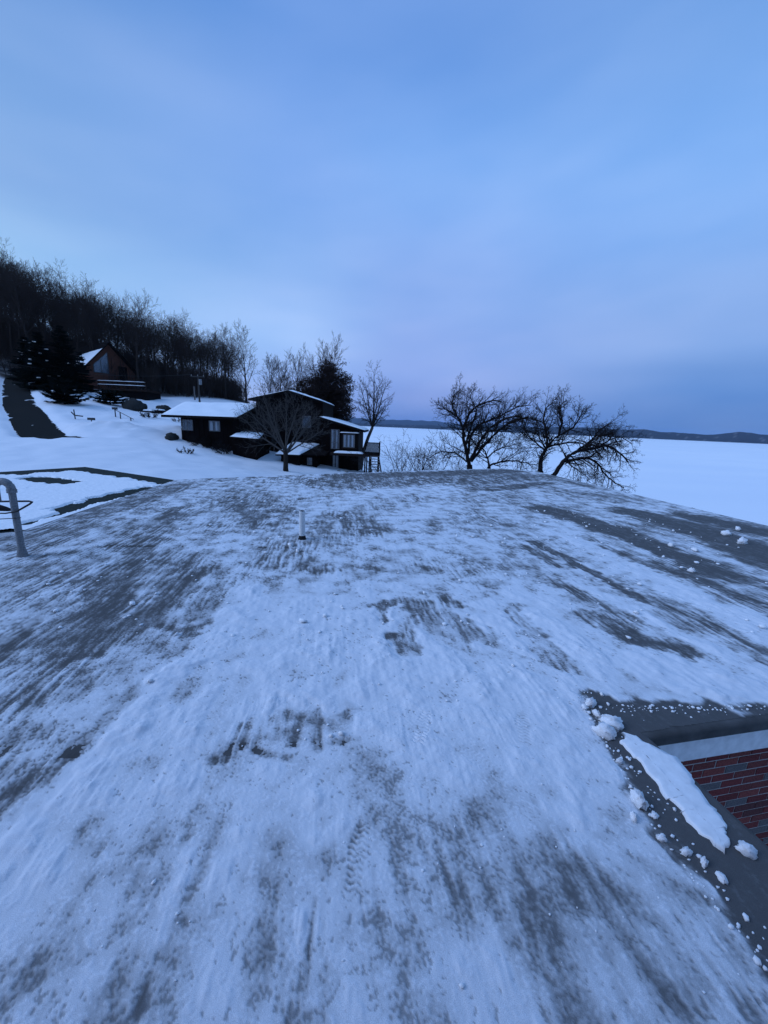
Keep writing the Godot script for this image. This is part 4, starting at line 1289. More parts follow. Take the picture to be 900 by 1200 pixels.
	# thin scrub along the bank
	var q := {seg = [7, 4, 3, 2], tip = [0.3, 0.4, 0.5, 0.6], wig = [0.13, 0.2, 0.25, 0.25], trop = [-0.03, 0.02, 0.03, 0.03], sides = [5, 3, 3, 3], kids = [7, 5, 3], from = [0.25, 0.15, 0.1], ang = [0.7, 0.75, 0.8], lr = [0.36, 0.5, 0.5], taper = [0.4, 0.3, 0.3], rr = [0.6, 0.65, 0.7], least = 0.006}
	var names := ["sparse bare shrub right beside the deck stairs", "bare arching shrub left of the apple trees, second from the deck", "bare shrub tangled at the left foot of the domed apple tree", "bare shrub between the two apple trees"]
	var at := [Vector3(0.7, 0, -23.0), Vector3(1.9, 0, -22.5), Vector3(3.2, 0, -21.8), Vector3(7.0, 0, -22.6)]
	for k in 4:
		var g := RandomNumberGenerator.new()
		g.seed = 420 + k
		var bc := MB.new()
		var base: Vector3 = on_land(at[k].x, at[k].z)
		for s in 6:
			var az := TAU * s / 6.0 + g.randf_range(-0.3, 0.3)
			grow(bc, bc, base + Vector3(cos(az) * 0.15, -0.2, sin(az) * 0.15), Vector3(cos(az) * 0.42, 1.0, sin(az) * 0.42).normalized(), g.randf_range(3.2, 4.6), 0.035, 0, q, g)
		var o := build("bare_shrub", bc, M.dark_bark, null, base)
		tag(o, names[k], "shrub", "bare shrubs along the bank")

# evergreens: whorls of drooping boughs carrying flat sprays
func evergreen(called: String, label: String, base: Vector3, h: float, w: float, seed_: int, needle: Material, power: float, low: float, snow: float, tilt := -0.25) -> Node3D:
	var g := RandomNumberGenerator.new()
	g.seed = seed_
	var bt := MB.new()
	var bc := MB.new()
	var bs := MB.new()
	bt.tube(PackedVector3Array([base - Vector3(0, 0.3, 0), base + Vector3(0, h * 0.5, 0), base + Vector3(0, h * 0.98, 0)]), PackedFloat32Array([h * 0.018 + 0.05, h * 0.011 + 0.02, 0.01]), 7)
	var whorls := int(h * 4.2)
	for k in whorls:
		var t := (k + g.randf_range(0.0, 0.8)) / whorls
		var y := lerpf(low, 0.98, t)
		var reach := w * pow(1.0 - t, power) * g.randf_range(0.7, 1.15) + 0.12
		if power < 0.5 and h > 5.0: reach = w * 0.8 * pow(sin(PI * clampf(0.2 + 0.78 * t, 0.0, 1.0)), 0.7) * g.randf_range(0.7, 1.2) + 0.15
		var boughs := 5 + int(4.0 * (1.0 - t))
		for b in boughs:
			var az := TAU * b / boughs + g.randf() * 1.2
			var d := Vector3(cos(az), tilt + 0.35 * t + (g.randf_range(-0.25, 0.4) if power < 0.5 else 0.0), sin(az)).normalized()
			var rr := reach * g.randf_range(0.65, 1.1)
			var p0 := base + Vector3(0, y * h, 0)
			var p1 := p0 + d * rr * 0.6
			var p2 := p0 + d * rr + Vector3(0, 0.10 * rr, 0)
			bt.tube(PackedVector3Array([p0, p1, p2]), PackedFloat32Array([0.012 + rr * 0.008, 0.014, 0.005]), 3)
			var side := Vector3(-sin(az), 0, cos(az))
			var sprays := 6 + int(rr * 8.0)
			for s in sprays:
				var f := (s + g.randf()) / sprays
				var o := p0.lerp(p1, f / 0.6) if f < 0.6 else p1.lerp(p2, (f - 0.6) / 0.4)
				var ln := (0.34 + 0.26 * g.randf()) * (1.15 - 0.6 * f) * (0.7 + 0.3 * minf(rr, 2.0))
				for e in [-1.0, 1.0]:
					var out: Vector3 = (d * 0.8 + side * e * g.randf_range(0.5, 1.2) + Vector3(0, g.randf_range(-0.45, 0.2), 0)).normalized()
					var wd := out.cross(Vector3.UP).normalized() * ln * 0.2
					var m: Vector3 = o + out * ln * 0.45
					bc.quad(o, m - wd + Vector3(0, -0.03, 0), o + out * ln, m + wd + Vector3(0, -0.03, 0))
					var w2 := Vector3(0, ln * 0.13, 0)
					bc.quad(o, m - w2, o + out * ln * 0.95, m + w2)
			if g.randf() < snow and t < 0.92:
				var at := p0.lerp(p2, g.randf_range(0.55, 0.95)) + Vector3(0, 0.05, 0)
				bs.lump(at, Vector3(g.randf_range(0.10, 0.3), g.randf_range(0.05, 0.09), g.randf_range(0.10, 0.25)), rough, 0.6, 4, 7)
	var t := thing(called, label, "tree", base)
	build("trunk", bt, M.dark_bark, t)
	build("crown", bc, needle, t)
	if snow > 0.0: build("snow_load", bs, M.snow, t).set_meta("kind", "stuff")
	return t

func make_evergreens():
	evergreen("spruce_tree", "dark spruce flecked with snow at the top of the driveway", on_land(-43.5, -50.5), 7.0, 3.0, 501, M.needles, 0.85, 0.03, 0.10)
	evergreen("spruce_tree", "tall dark spruce between the driveway and the red-brown cabin", on_land(-42.2, -52.5), 8.2, 2.9, 502, M.needles, 0.8, 0.03, 0.03)
	evergreen("spruce_tree", "dark spruce in front of the cabin's snowy roof", on_land(-43.6, -57.0), 5.2, 2.0, 503, M.needles, 0.8, 0.03, 0.03)
	evergreen("spruce_tree", "spruce at the left picture edge with snow caught in its lower boughs", on_land(-50.0, -56.0), 6.0, 2.7, 504, M.needles, 0.8, 0.02, 0.12)
	evergreen("evergreen_bush", "rounded dark evergreen bush patched with snow beside the driveway", on_land(-35.2, -43.2), 2.5, 2.2, 505, M.needles, 0.42, 0.04, 0.16, 0.0)
	evergreen("evergreen_bush", "low dark evergreen spreading right of the snow-patched bush", on_land(-33.6, -48.0), 1.6, 2.4, 506, M.needles, 0.5, 0.05, 0.03, 0.0)
	pine("dense dark pine with a rounded crown behind the brown house", on_land(-7.2, -48.0), 5.8, Vector3(3.0, 4.9, 2.8), 507, 900)
	pine("smaller dark pine tucked against the left flank of the dense one", on_land(-10.4, -50.0), 4.0, Vector3(2.4, 3.6, 2.3), 508, 500)

# a pine whose crown is many tufts of needles spread through a rounded volume
func pine(label: String, base: Vector3, mid: float, r: Vector3, seed_: int, tufts: int):
	var g := RandomNumberGenerator.new()
	g.seed = seed_
	var bt := MB.new()
	var bc := MB.new()
	var top := mid + r.y
	bt.tube(PackedVector3Array([base - Vector3(0, 0.3, 0), base + Vector3(0.05, top * 0.5, 0), base + Vector3(0, top * 0.95, 0)]), PackedFloat32Array([0.2, 0.13, 0.02]), 7)
	for k in tufts:
		var d := Vector3(g.randfn(), g.randfn(), g.randfn()).normalized()
		var f := pow(g.randf(), 0.4)
		var c := base + Vector3(0, mid, 0) + d * r * f * g.randf_range(0.82, 1.1)
		var root := base + Vector3(0, clampf(c.y - base.y - 0.5 - 0.25 * Vector2(c.x - base.x, c.z - base.z).length(), 0.5, top * 0.9), 0)
		bt.tube(PackedVector3Array([root, root.lerp(c, 0.6) - Vector3(0, 0.1, 0), c]), PackedFloat32Array([0.03, 0.02, 0.008]), 3)
		var out := (c - root).normalized()
		for q in 34:
			var o := c + Vector3(g.randfn(), g.randfn() * 0.55, g.randfn()) * 0.3
			var e := (out * 0.7 + Vector3(g.randfn(), g.randfn() * 0.6 + 0.2, g.randfn())).normalized() * g.randf_range(0.16, 0.34)
			var w := e.cross(Vector3(g.randfn(), g.randfn(), g.randfn())).normalized() * 0.035
			bc.quad(o - w, o + w, o + e + w * 0.4, o + e - w * 0.4)
	var t := thing("pine_tree", label, "tree", base)
	build("trunk", bt, M.dark_bark, t)
	build("crown", bc, M.pine_needles, t)

# ------------------------------------------------------------------ neighbouring house
# a blanket of snow over a four-cornered roof: front-left, front-right, back-right, back-left
func snow_quad(mb: MB, c: Array, thick: float, seed_: int, grow_by := 0.0):
	var f := noise(0.7, seed_, 3)
	var w := 18
	var h := 14
	var k0 := mb.v.size()
	var mid: Vector3 = (c[0] + c[1] + c[2] + c[3]) * 0.25
	for j in h + 1:
		for i in w + 1:
			var u := i / float(w)
			var t := j / float(h)
			var p: Vector3 = (c[0] as Vector3).lerp(c[1], u).lerp((c[3] as Vector3).lerp(c[2], u), t)
			p += (p - mid) * Vector3(grow_by, 0, grow_by)
			var e := (1.0 - pow(absf(2.0 * u - 1.0), 9.0)) * (1.0 - pow(absf(2.0 * t - 1.0), 9.0))
			p.y += thick * sqrt(maxf(e, 0.0)) * (1.0 + 0.5 * f.get_noise_2d(p.x, p.z)) + 0.004
			mb.v.append(p)
	for j in h + 1:
		for i in w + 1:
			var a := mb.v[k0 + j * (w + 1) + min(i + 1, w)] - mb.v[k0 + j * (w + 1) + max(i - 1, 0)]
			var b := mb.v[k0 + min(j + 1, h) * (w + 1) + i] - mb.v[k0 + max(j - 1, 0) * (w + 1) + i]
			var nn := a.cross(b).normalized()
			mb.n.append(nn if nn.y > 0 else -nn)
	for j in h:
		for i in w:
			var a := k0 + j * (w + 1) + i
			mb.ix.append_array(PackedInt32Array([a, a + w + 2, a + 1, a, a + w + 1, a + w + 2]))

func roof_quad(mb: MB, c: Array, thick: float):
	var p := []
	for q in c: p.append((q as Vector3) - Vector3(0, thick, 0))
	for q in c: p.append(q)
	mb.hexa(p)

func add_roof(t: Node3D, c: Array, thick: float, snow: float, seed_: int, label := ""):
	var mb := MB.new()
	roof_quad(mb, c, thick)
	var r := build("roof", mb, M.trim, t)
	if label != "": r.set_meta("label", label)
	if snow > 0.0:
		mb = MB.new()
		snow_quad(mb, c, snow, seed_)
		build("snow_layer", mb, M.snow, r)

# a window in a wall facing +z
func add_window(t: Node3D, x0: float, x1: float, y0: float, y1: float, z: float, panes: int, curtain: float, rows := 1):
	var mb := MB.new()
	var b := 0.06
	mb.box(Vector3(x0, y0, z), Vector3(x0 + b, y1, z + 0.05)); mb.box(Vector3(x1 - b, y0, z), Vector3(x1, y1, z + 0.05))
	mb.box(Vector3(x0 + b, y0, z), Vector3(x1 - b, y0 + b, z + 0.05)); mb.box(Vector3(x0 + b, y1 - b, z), Vector3(x1 - b, y1, z + 0.05))
	for k in range(1, panes):
		var x := lerpf(x0, x1, k / float(panes))
		mb.box(Vector3(x - 0.025, y0 + b, z + 0.003), Vector3(x + 0.025, y1 - b, z + 0.045))
	for k in range(1, rows):
		var y := lerpf(y0, y1, k / float(rows))
		mb.box(Vector3(x0 + b, y - 0.02, z + 0.006), Vector3(x1 - b, y + 0.02, z + 0.04))
	var w := build("window", mb, M.frame, t)
	for k in panes:
		mb = MB.new()
		var xa := lerpf(x0, x1, k / float(panes)) + 0.03
		var xb := lerpf(x0, x1, (k + 1) / float(panes)) - 0.03
		mb.quad(Vector3(xa, y0 + b, z + 0.02), Vector3(xb, y0 + b, z + 0.02), Vector3(xb, y1 - b, z + 0.02), Vector3(xa, y1 - b, z + 0.02))
		build("pane", mb, M.glass, w)
	mb = MB.new()
	mb.quad(Vector3(x0 + 0.03, y0 + 0.03, z + 0.003), Vector3(x1 - 0.03, y0 + 0.03, z + 0.003), Vector3(x1 - 0.03, y1 - 0.03, z + 0.003), Vector3(x0 + 0.03, y1 - 0.03, z + 0.003))
	build("blind", mb, M.room, w)
	if curtain > 0.0:
		# gathered curtain: shallow folds, drawn over a share of each pane
		mb = MB.new()
		for k in panes:
			var xa := lerpf(x0, x1, k / float(panes)) + 0.06
			var xb := lerpf(x0, x1, (k + 1) / float(panes)) - 0.06
			var n := 8
			for i in n:
				var ua := lerpf(xa, lerpf(xa, xb, curtain), i / float(n))
				var ub := lerpf(xa, lerpf(xa, xb, curtain), (i + 1) / float(n))
				mb.quad(Vector3(ua, y0 + b, z + 0.006 + 0.008 * (i % 2)), Vector3(ub, y0 + b, z + 0.006 + 0.008 * ((i + 1) % 2)), Vector3(ub, y1 - b, z + 0.006 + 0.008 * ((i + 1) % 2)), Vector3(ua, y1 - b, z + 0.006 + 0.008 * (i % 2)))
		build("curtain", mb, M.curtain, w)

func boarded(t: Node3D, lo: Vector3, hi: Vector3, called := "wall"):
	# dark board-and-batten block: body plus battens on the front face
	var mb := MB.new()
	mb.box(lo, hi)
	var x := lo.x + 0.3
	while x < hi.x - 0.1:
		mb.box(Vector3(x - 0.025, lo.y, hi.z - 0.01), Vector3(x + 0.025, hi.y - 0.02, hi.z + 0.018))
		x += 0.41
	build(called, mb, M.siding, t)

func make_neighbour():
	var t := thing("brown_house", "dark brown wooden house with several snow-covered roofs stepping down to the lake", "house", Vector3(-9, -2.6, -35))
	# left wing
	boarded(t, Vector3(-17.75, -2.6, -39.0), Vector3(-12.75, 1.9, -33.8))
	add_roof(t, [Vector3(-18.95, 2.02, -33.0), Vector3(-12.62, 2.08, -33.0), Vector3(-12.4, 3.42, -38.6), Vector3(-20.0, 3.25, -38.6)], 0.2, 0.2, 61)
	var mb := MB.new()
	mb.hexa([Vector3(-17.75, 1.88, -33.8), Vector3(-12.75, 1.88, -33.8), Vector3(-12.75, 1.88, -39.0), Vector3(-17.75, 1.88, -39.0), Vector3(-17.75, 1.98, -33.8), Vector3(-12.75, 2.03, -33.8), Vector3(-12.75, 3.2, -38.5), Vector3(-17.75, 3.05, -38.5)])
	build("gable_infill", mb, M.siding, t)
	add_window(t, -17.65, -16.72, 0.8, 1.7, -33.8, 2, 0.0)
	add_window(t, -15.33, -14.38, 0.82, 1.7, -33.8, 2, 0.75)
	mb = MB.new()
	for x in [-18.02, -17.86]: mb.box(Vector3(x + 0.08, 1.0, -33.8), Vector3(x + 0.18, 1.09, -33.76))
	build("number_plate", mb, M.white_paint, t)
	# peaked middle block, gable towards the viewer
	mb = MB.new()
	mb.box(Vector3(-12.3, -2.6, -44.0), Vector3(-6.1, 3.5, -37.0))
	mb.hexa([Vector3(-12.3, 3.49, -37.0), Vector3(-9.12, 3.49, -37.0), Vector3(-9.12, 3.49, -44.0), Vector3(-12.3, 3.49, -44.0), Vector3(-12.3, 3.72, -37.0), Vector3(-9.12, 4.5, -37.0), Vector3(-9.12, 4.5, -44.0), Vector3(-12.3, 3.72, -44.0)])
	mb.hexa([Vector3(-9.119, 3.49, -37.0), Vector3(-6.1, 3.49, -37.0), Vector3(-6.1, 3.49, -44.0), Vector3(-9.119, 3.49, -44.0), Vector3(-9.119, 4.5, -37.0), Vector3(-6.1, 3.75, -37.0), Vector3(-6.1, 3.75, -44.0), Vector3(-9.119, 4.5, -44.0)])
	build("wall", mb, M.siding, t)
	add_roof(t, [Vector3(-12.75, 3.8, -36.2), Vector3(-9.12, 4.68, -36.2), Vector3(-9.12, 4.68, -44.6), Vector3(-12.75, 3.8, -44.6)], 0.15, 0.13, 62)
	add_roof(t, [Vector3(-9.11, 4.68, -36.2), Vector3(-6.0, 3.85, -36.2), Vector3(-6.0, 3.85, -44.6), Vector3(-9.11, 4.68, -44.6)], 0.15, 0.13, 63)
	add_window(t, -8.0, -7.2, 1.4, 2.5, -37.0, 1, 0.0)
	# lean-to on the right
	mb = MB.new()
	mb.hexa([Vector3(-6.1, -0.55, -36.0), Vector3(-2.6, -0.55, -36.0), Vector3(-2.6, -0.55, -42.5), Vector3(-6.1, -0.55, -42.5), Vector3(-6.1, 2.3, -36.0), Vector3(-2.6, 1.42, -36.0), Vector3(-2.6, 1.42, -42.5), Vector3(-6.1, 2.3, -42.5)])
	mb.box(Vector3(-6.1, -2.7, -42.5), Vector3(-2.6, -0.551, -36.0))
	build("wall", mb, M.siding, t)
	add_roof(t, [Vector3(-6.12, 2.46, -35.2), Vector3(-2.05, 1.44, -35.2), Vector3(-2.05, 1.44, -43.0), Vector3(-6.12, 2.46, -43.0)], 0.2, 0.15, 64)
	add_window(t, -5.16, -4.38, -0.38, 1.4, -36.0, 2, 0.55, 3)
	mb = MB.new()
	mb.box(Vector3(-4.2, -0.4, -35.999), Vector3(-2.62, 1.13, -35.5))
	build("bay_box", mb, M.trim, t)
	add_window(t, -3.98, -2.93, -0.16, 1.0, -35.5, 3, 0.7)
	mb = MB.new()
	snow_quad(mb, [Vector3(-4.3, 1.135, -35.3), Vector3(-2.55, 1.135, -35.3), Vector3(-2.55, 1.16, -35.95), Vector3(-4.3, 1.16, -35.95)], 0.07, 65)
	build("snow_cap", mb, M.snow, t)
	mb = MB.new()
	mb.box(Vector3(-4.1, -0.27, -35.5), Vector3(-2.75, -0.19, -35.36))
	build("sill", mb, M.wood, t)
	# ground-floor glazed door with pale curtains
	add_window(t, -4.98, -4.42, -2.25, -0.82, -36.0, 2, 0.8)
	# entrance roof and store below the middle block
	boarded(t, Vector3(-9.05, -2.7, -36.99), Vector3(-7.45, -0.95, -33.3), "porch")
	add_roof(t, [Vector3(-9.45, -0.84, -33.0), Vector3(-7.4, -0.82, -33.0), Vector3(-6.3, -0.02, -36.6), Vector3(-8.9, 0.05, -36.6)], 0.12, 0.13, 66, "snowy sloping porch roof behind the yard tree")
	boarded(t, Vector3(-7.44, -2.7, -36.98), Vector3(-6.11, -0.75, -34.0), "store")
	mb = MB.new()
	mb.hexa([Vector3(-7.40, -0.85, -33.3), Vector3(-5.3, -0.85, -33.3), Vector3(-5.3, -0.85, -36.5), Vector3(-7.40, -0.85, -36.5), Vector3(-7.40, -0.72, -33.3), Vector3(-5.3, -0.75, -33.3), Vector3(-5.3, -0.55, -36.5), Vector3(-6.3, -0.08, -36.5)])
	build("roof", mb, M.trim, t)
	add_window(t, -6.95, -6.5, -1.75, -1.1, -33.99, 1, 0.0)
	boarded(t, Vector3(-12.88, -2.6, -36.0), Vector3(-10.85, 0.28, -32.5), "annex")
	add_roof(t, [Vector3(-13.0, 0.50, -32.3), Vector3(-10.6, 0.40, -32.3), Vector3(-10.9, 0.78, -34.6), Vector3(-13.0, 0.82, -34.6)], 0.14, 0.12, 67, "little snow-capped roof of the annex")
	# deck, railing, posts, stairs
	var d := thing("wooden_deck", "raised wooden deck with dark railing at the lake end of the brown house", "deck", Vector3(-2.6, -2.7, -35.0))
	mb = MB.new()
	mb.box(Vector3(-5.0, -0.84, -35.99), Vector3(-0.62, -0.62, -34.3))
	build("floor", mb, M.wood, d)
	mb = MB.new()
	snow_quad(mb, [Vector3(-4.7, -0.62, -34.4), Vector3(-2.1, -0.62, -34.4), Vector3(-2.1, -0.62, -35.45), Vector3(-4.7, -0.62, -35.45)], 0.14, 68)
	build("snow_layer", mb, M.snow, d)
	var rail := MB.new()
	rail.box(Vector3(-1.95, 0.36, -34.36), Vector3(-0.62, 0.44, -34.28))
	rail.box(Vector3(-1.95, -0.5, -34.35), Vector3(-0.62, -0.44, -34.29))
	rail.box(Vector3(-0.70, 0.36, -37.6), Vector3(-0.62, 0.44, -34.37))
	var rn := build("railing", rail, M.trim, d)
	var x := -1.92
	while x < -0.62:
		mb = MB.new()
		mb.box(Vector3(x, -0.62, -34.35), Vector3(x + 0.07, 0.36, -34.29))
		build("baluster", mb, M.trim, rn)
		x += 0.085
	var zz := -34.5
	while zz > -37.5:
		mb = MB.new()
		mb.box(Vector3(-0.69, -0.62, zz), Vector3(-0.63, 0.36, zz + 0.07))
		build("baluster", mb, M.trim, rn)
		zz -= 0.1
	mb = MB.new()
	mb.box(Vector3(-2.55, -0.84, -38.0), Vector3(-0.62, -0.64, -36.0))
	build("floor", mb, M.wood, d)
	for px in [-1.95, -1.55, -0.78]:
		mb = MB.new()
		mb.box(Vector3(px, -2.9, -34.5), Vector3(px + 0.12, -0.84, -34.38))
		build("post", mb, M.trim, d)
		mb = MB.new()
		mb.box(Vector3(px, -2.9, -37.8), Vector3(px + 0.12, -0.84, -37.68))
		build("post", mb, M.trim, d)
	for s in [[-1.55, -0.12], [-0.72, 0.0]]:
		mb = MB.new()
		mb.hexa([Vector3(s[0] + 0.45, -2.75, -32.3), Vector3(s[0] + 0.51, -2.75, -32.3), Vector3(s[0] + 0.06, -0.85, -34.28), Vector3(s[0], -0.85, -34.28), Vector3(s[0] + 0.45, -2.5, -32.3), Vector3(s[0] + 0.51, -2.5, -32.3), Vector3(s[0] + 0.06, -0.6, -34.28), Vector3(s[0], -0.6, -34.28)])
		build("stringer", mb, M.trim, d)
	for k in 9:
		var f := (k + 0.5) / 9.0
		mb = MB.new()
		mb.box(Vector3(-1.49 + 0.45 * f, -0.68 - 1.9 * f, -34.28 + 1.98 * f - 0.12), Vector3(-0.67 + 0.45 * f, -0.63 - 1.9 * f, -34.28 + 1.98 * f + 0.12))
		build("tread", mb, M.frame, d)
	# two pale pots in front of the basement
	for k in 2:
		mb = MB.new()
		var c := Vector3(-4.15 + 0.68 * k, -2.3, -33.8)
		mb.tube(PackedVector3Array([c + Vector3(0, -0.3, 0), c + Vector3(0, 0.05, 0), c + Vector3(0, 0.12, 0)]), PackedFloat32Array([0.13, 0.19, 0.17]), 12, true)
		mb.lump(c + Vector3(0, 0.13, 0), Vector3(0.17, 0.11, 0.17), rough, 0.3)
		var o := build("snow_topped_pot", mb, M.pale_stone, null, c - Vector3(0, 0.3, 0))
		tag(o, ["left of two pale rounded pots before the basement door", "right of two pale rounded pots before the basement"][k], "pot", "pale pots by the basement")

# ------------------------------------------------------------------ cabin in the wood
func make_cabin():
	var base := Vector3(-43.6, 4.5, -63.0)
	var t := thing("cabin", "red-brown gabled cabin with a tall window, half hidden by spruces", "house", base)
	t.rotation.y = deg_to_rad(58)
	t.scale = Vector3.ONE * 1.12
	# local space: gable faces +z
	var L := Transform3D(Basis(), base)
	var mb := MB.new()
	mb.hexa([L * Vector3(-3.2, -1.0, 0), L * Vector3(3.2, -1.0, 0), L * Vector3(3.2, -1.0, -8), L * Vector3(-3.2, -1.0, -8), L * Vector3(-3.2, 3.6, 0), L * Vector3(3.2, 3.6, 0), L * Vector3(3.2, 3.6, -8), L * Vector3(-3.2, 3.6, -8)])
	for s in [-1.0, 1.0]:
		var a := [L * Vector3(0, 3.6, 0), L * Vector3(3.2 * s, 3.6, 0), L * Vector3(0, 7.1, 0)]
		if s > 0: mb.tri(a[0], a[1], a[2])
		else: mb.tri(a[1], a[0], a[2])
	build("wall", mb, M.red_wood, t)
	for s in [-1.0, 1.0]:
		mb = MB.new()
		var c := [L * Vector3(-3.75, 3.0, 0.7), L * Vector3(0.0, 7.12, 0.7), L * Vector3(0.0, 7.12, -8.4), L * Vector3(-3.75, 3.0, -8.4)]
		if s > 0: c = [L * Vector3(0.0, 7.12, 0.7), L * Vector3(3.75, 3.0, 0.7), L * Vector3(3.75, 3.0, -8.4), L * Vector3(0.0, 7.12, -8.4)]
		roof_quad(mb, c, -0.16)
		var r := build("roof", mb, M.trim, t)
		if s < 0:
			mb = MB.new()
			snow_quad(mb, [L * Vector3(-3.7, 3.22, 0.65), L * Vector3(-0.9, 6.3, 0.65), L * Vector3(-1.6, 5.53, -5.0), L * Vector3(-3.7, 3.22, -7.5)], 0.14, 69)
			build("snow_layer", mb, M.snow, r)
	var wf := MB.new()
	wf.hexa([L * Vector3(-2.0, 3.1, 0.02), L * Vector3(-0.1, 3.1, 0.02), L * Vector3(-0.1, 3.1, -0.02), L * Vector3(-2.0, 3.1, -0.02), L * Vector3(-2.0, 4.1, 0.02), L * Vector3(-0.1, 6.0, 0.02), L * Vector3(-0.1, 6.0, -0.02), L * Vector3(-2.0, 4.1, -0.02)])
	var w := build("window", wf, M.room, t)
	mb = MB.new()
	mb.hexa([L * Vector3(-1.9, 3.2, 0.05), L * Vector3(-1.1, 3.2, 0.05), L * Vector3(-1.1, 3.2, 0.04), L * Vector3(-1.9, 3.2, 0.04), L * Vector3(-1.9, 4.15, 0.05), L * Vector3(-1.1, 4.95, 0.05), L * Vector3(-1.1, 4.95, 0.04), L * Vector3(-1.9, 4.15, 0.04)])
	build("pane", mb, M.glass, w)
	mb = MB.new()
	mb.hexa([L * Vector3(-1.0, 3.2, 0.05), L * Vector3(-0.2, 3.2, 0.05), L * Vector3(-0.2, 3.2, 0.04), L * Vector3(-1.0, 3.2, 0.04), L * Vector3(-1.0, 5.05, 0.05), L * Vector3(-0.2, 5.85, 0.05), L * Vector3(-0.2, 5.85, 0.04), L * Vector3(-1.0, 5.05, 0.04)])
	build("pane", mb, M.glass, w)
	mb = MB.new()
	mb.box(L * Vector3(1.1, 2.2, 0.0), L * Vector3(2.2, 4.3, 0.03))
	build("door", mb, M.trim, t)
	# deck in front, railing capped with snow
	var dk := thing("cabin_deck", "long dark deck with snow-capped railing below the cabin", "deck", Vector3(-38.0, 3.6, -57.0))
	mb = MB.new()
	mb.box(Vector3(-41.2, 5.2, -60.5), Vector3(-34.3, 5.45, -56.6))
	build("floor", mb, M.wood, dk)
	mb = MB.new()
	mb.box(Vector3(-41.0, 2.6, -60.4), Vector3(-34.5, 5.19, -57.0))
	build("skirt", mb, M.trim, dk)
	for y in [5.95, 6.45]:
		mb = MB.new()
		mb.box(Vector3(-41.2, y - 0.08, -56.66), Vector3(-34.3, y, -56.58))
		var rl := build("rail", mb, M.wood, dk)
		mb = MB.new()
		snow_quad(mb, [Vector3(-41.2, y, -56.56), Vector3(-34.3, y, -56.56), Vector3(-34.3, y, -56.68), Vector3(-41.2, y, -56.68)], 0.07, 70)
		build("snow_cap", mb, M.snow, rl)
	for k in 6:
		mb = MB.new()
		var px := -41.1 + 1.34 * k
		mb.box(Vector3(px - 0.06, 5.44, -56.8), Vector3(px + 0.06, 6.36, -56.67))
		build("post", mb, M.wood, dk)

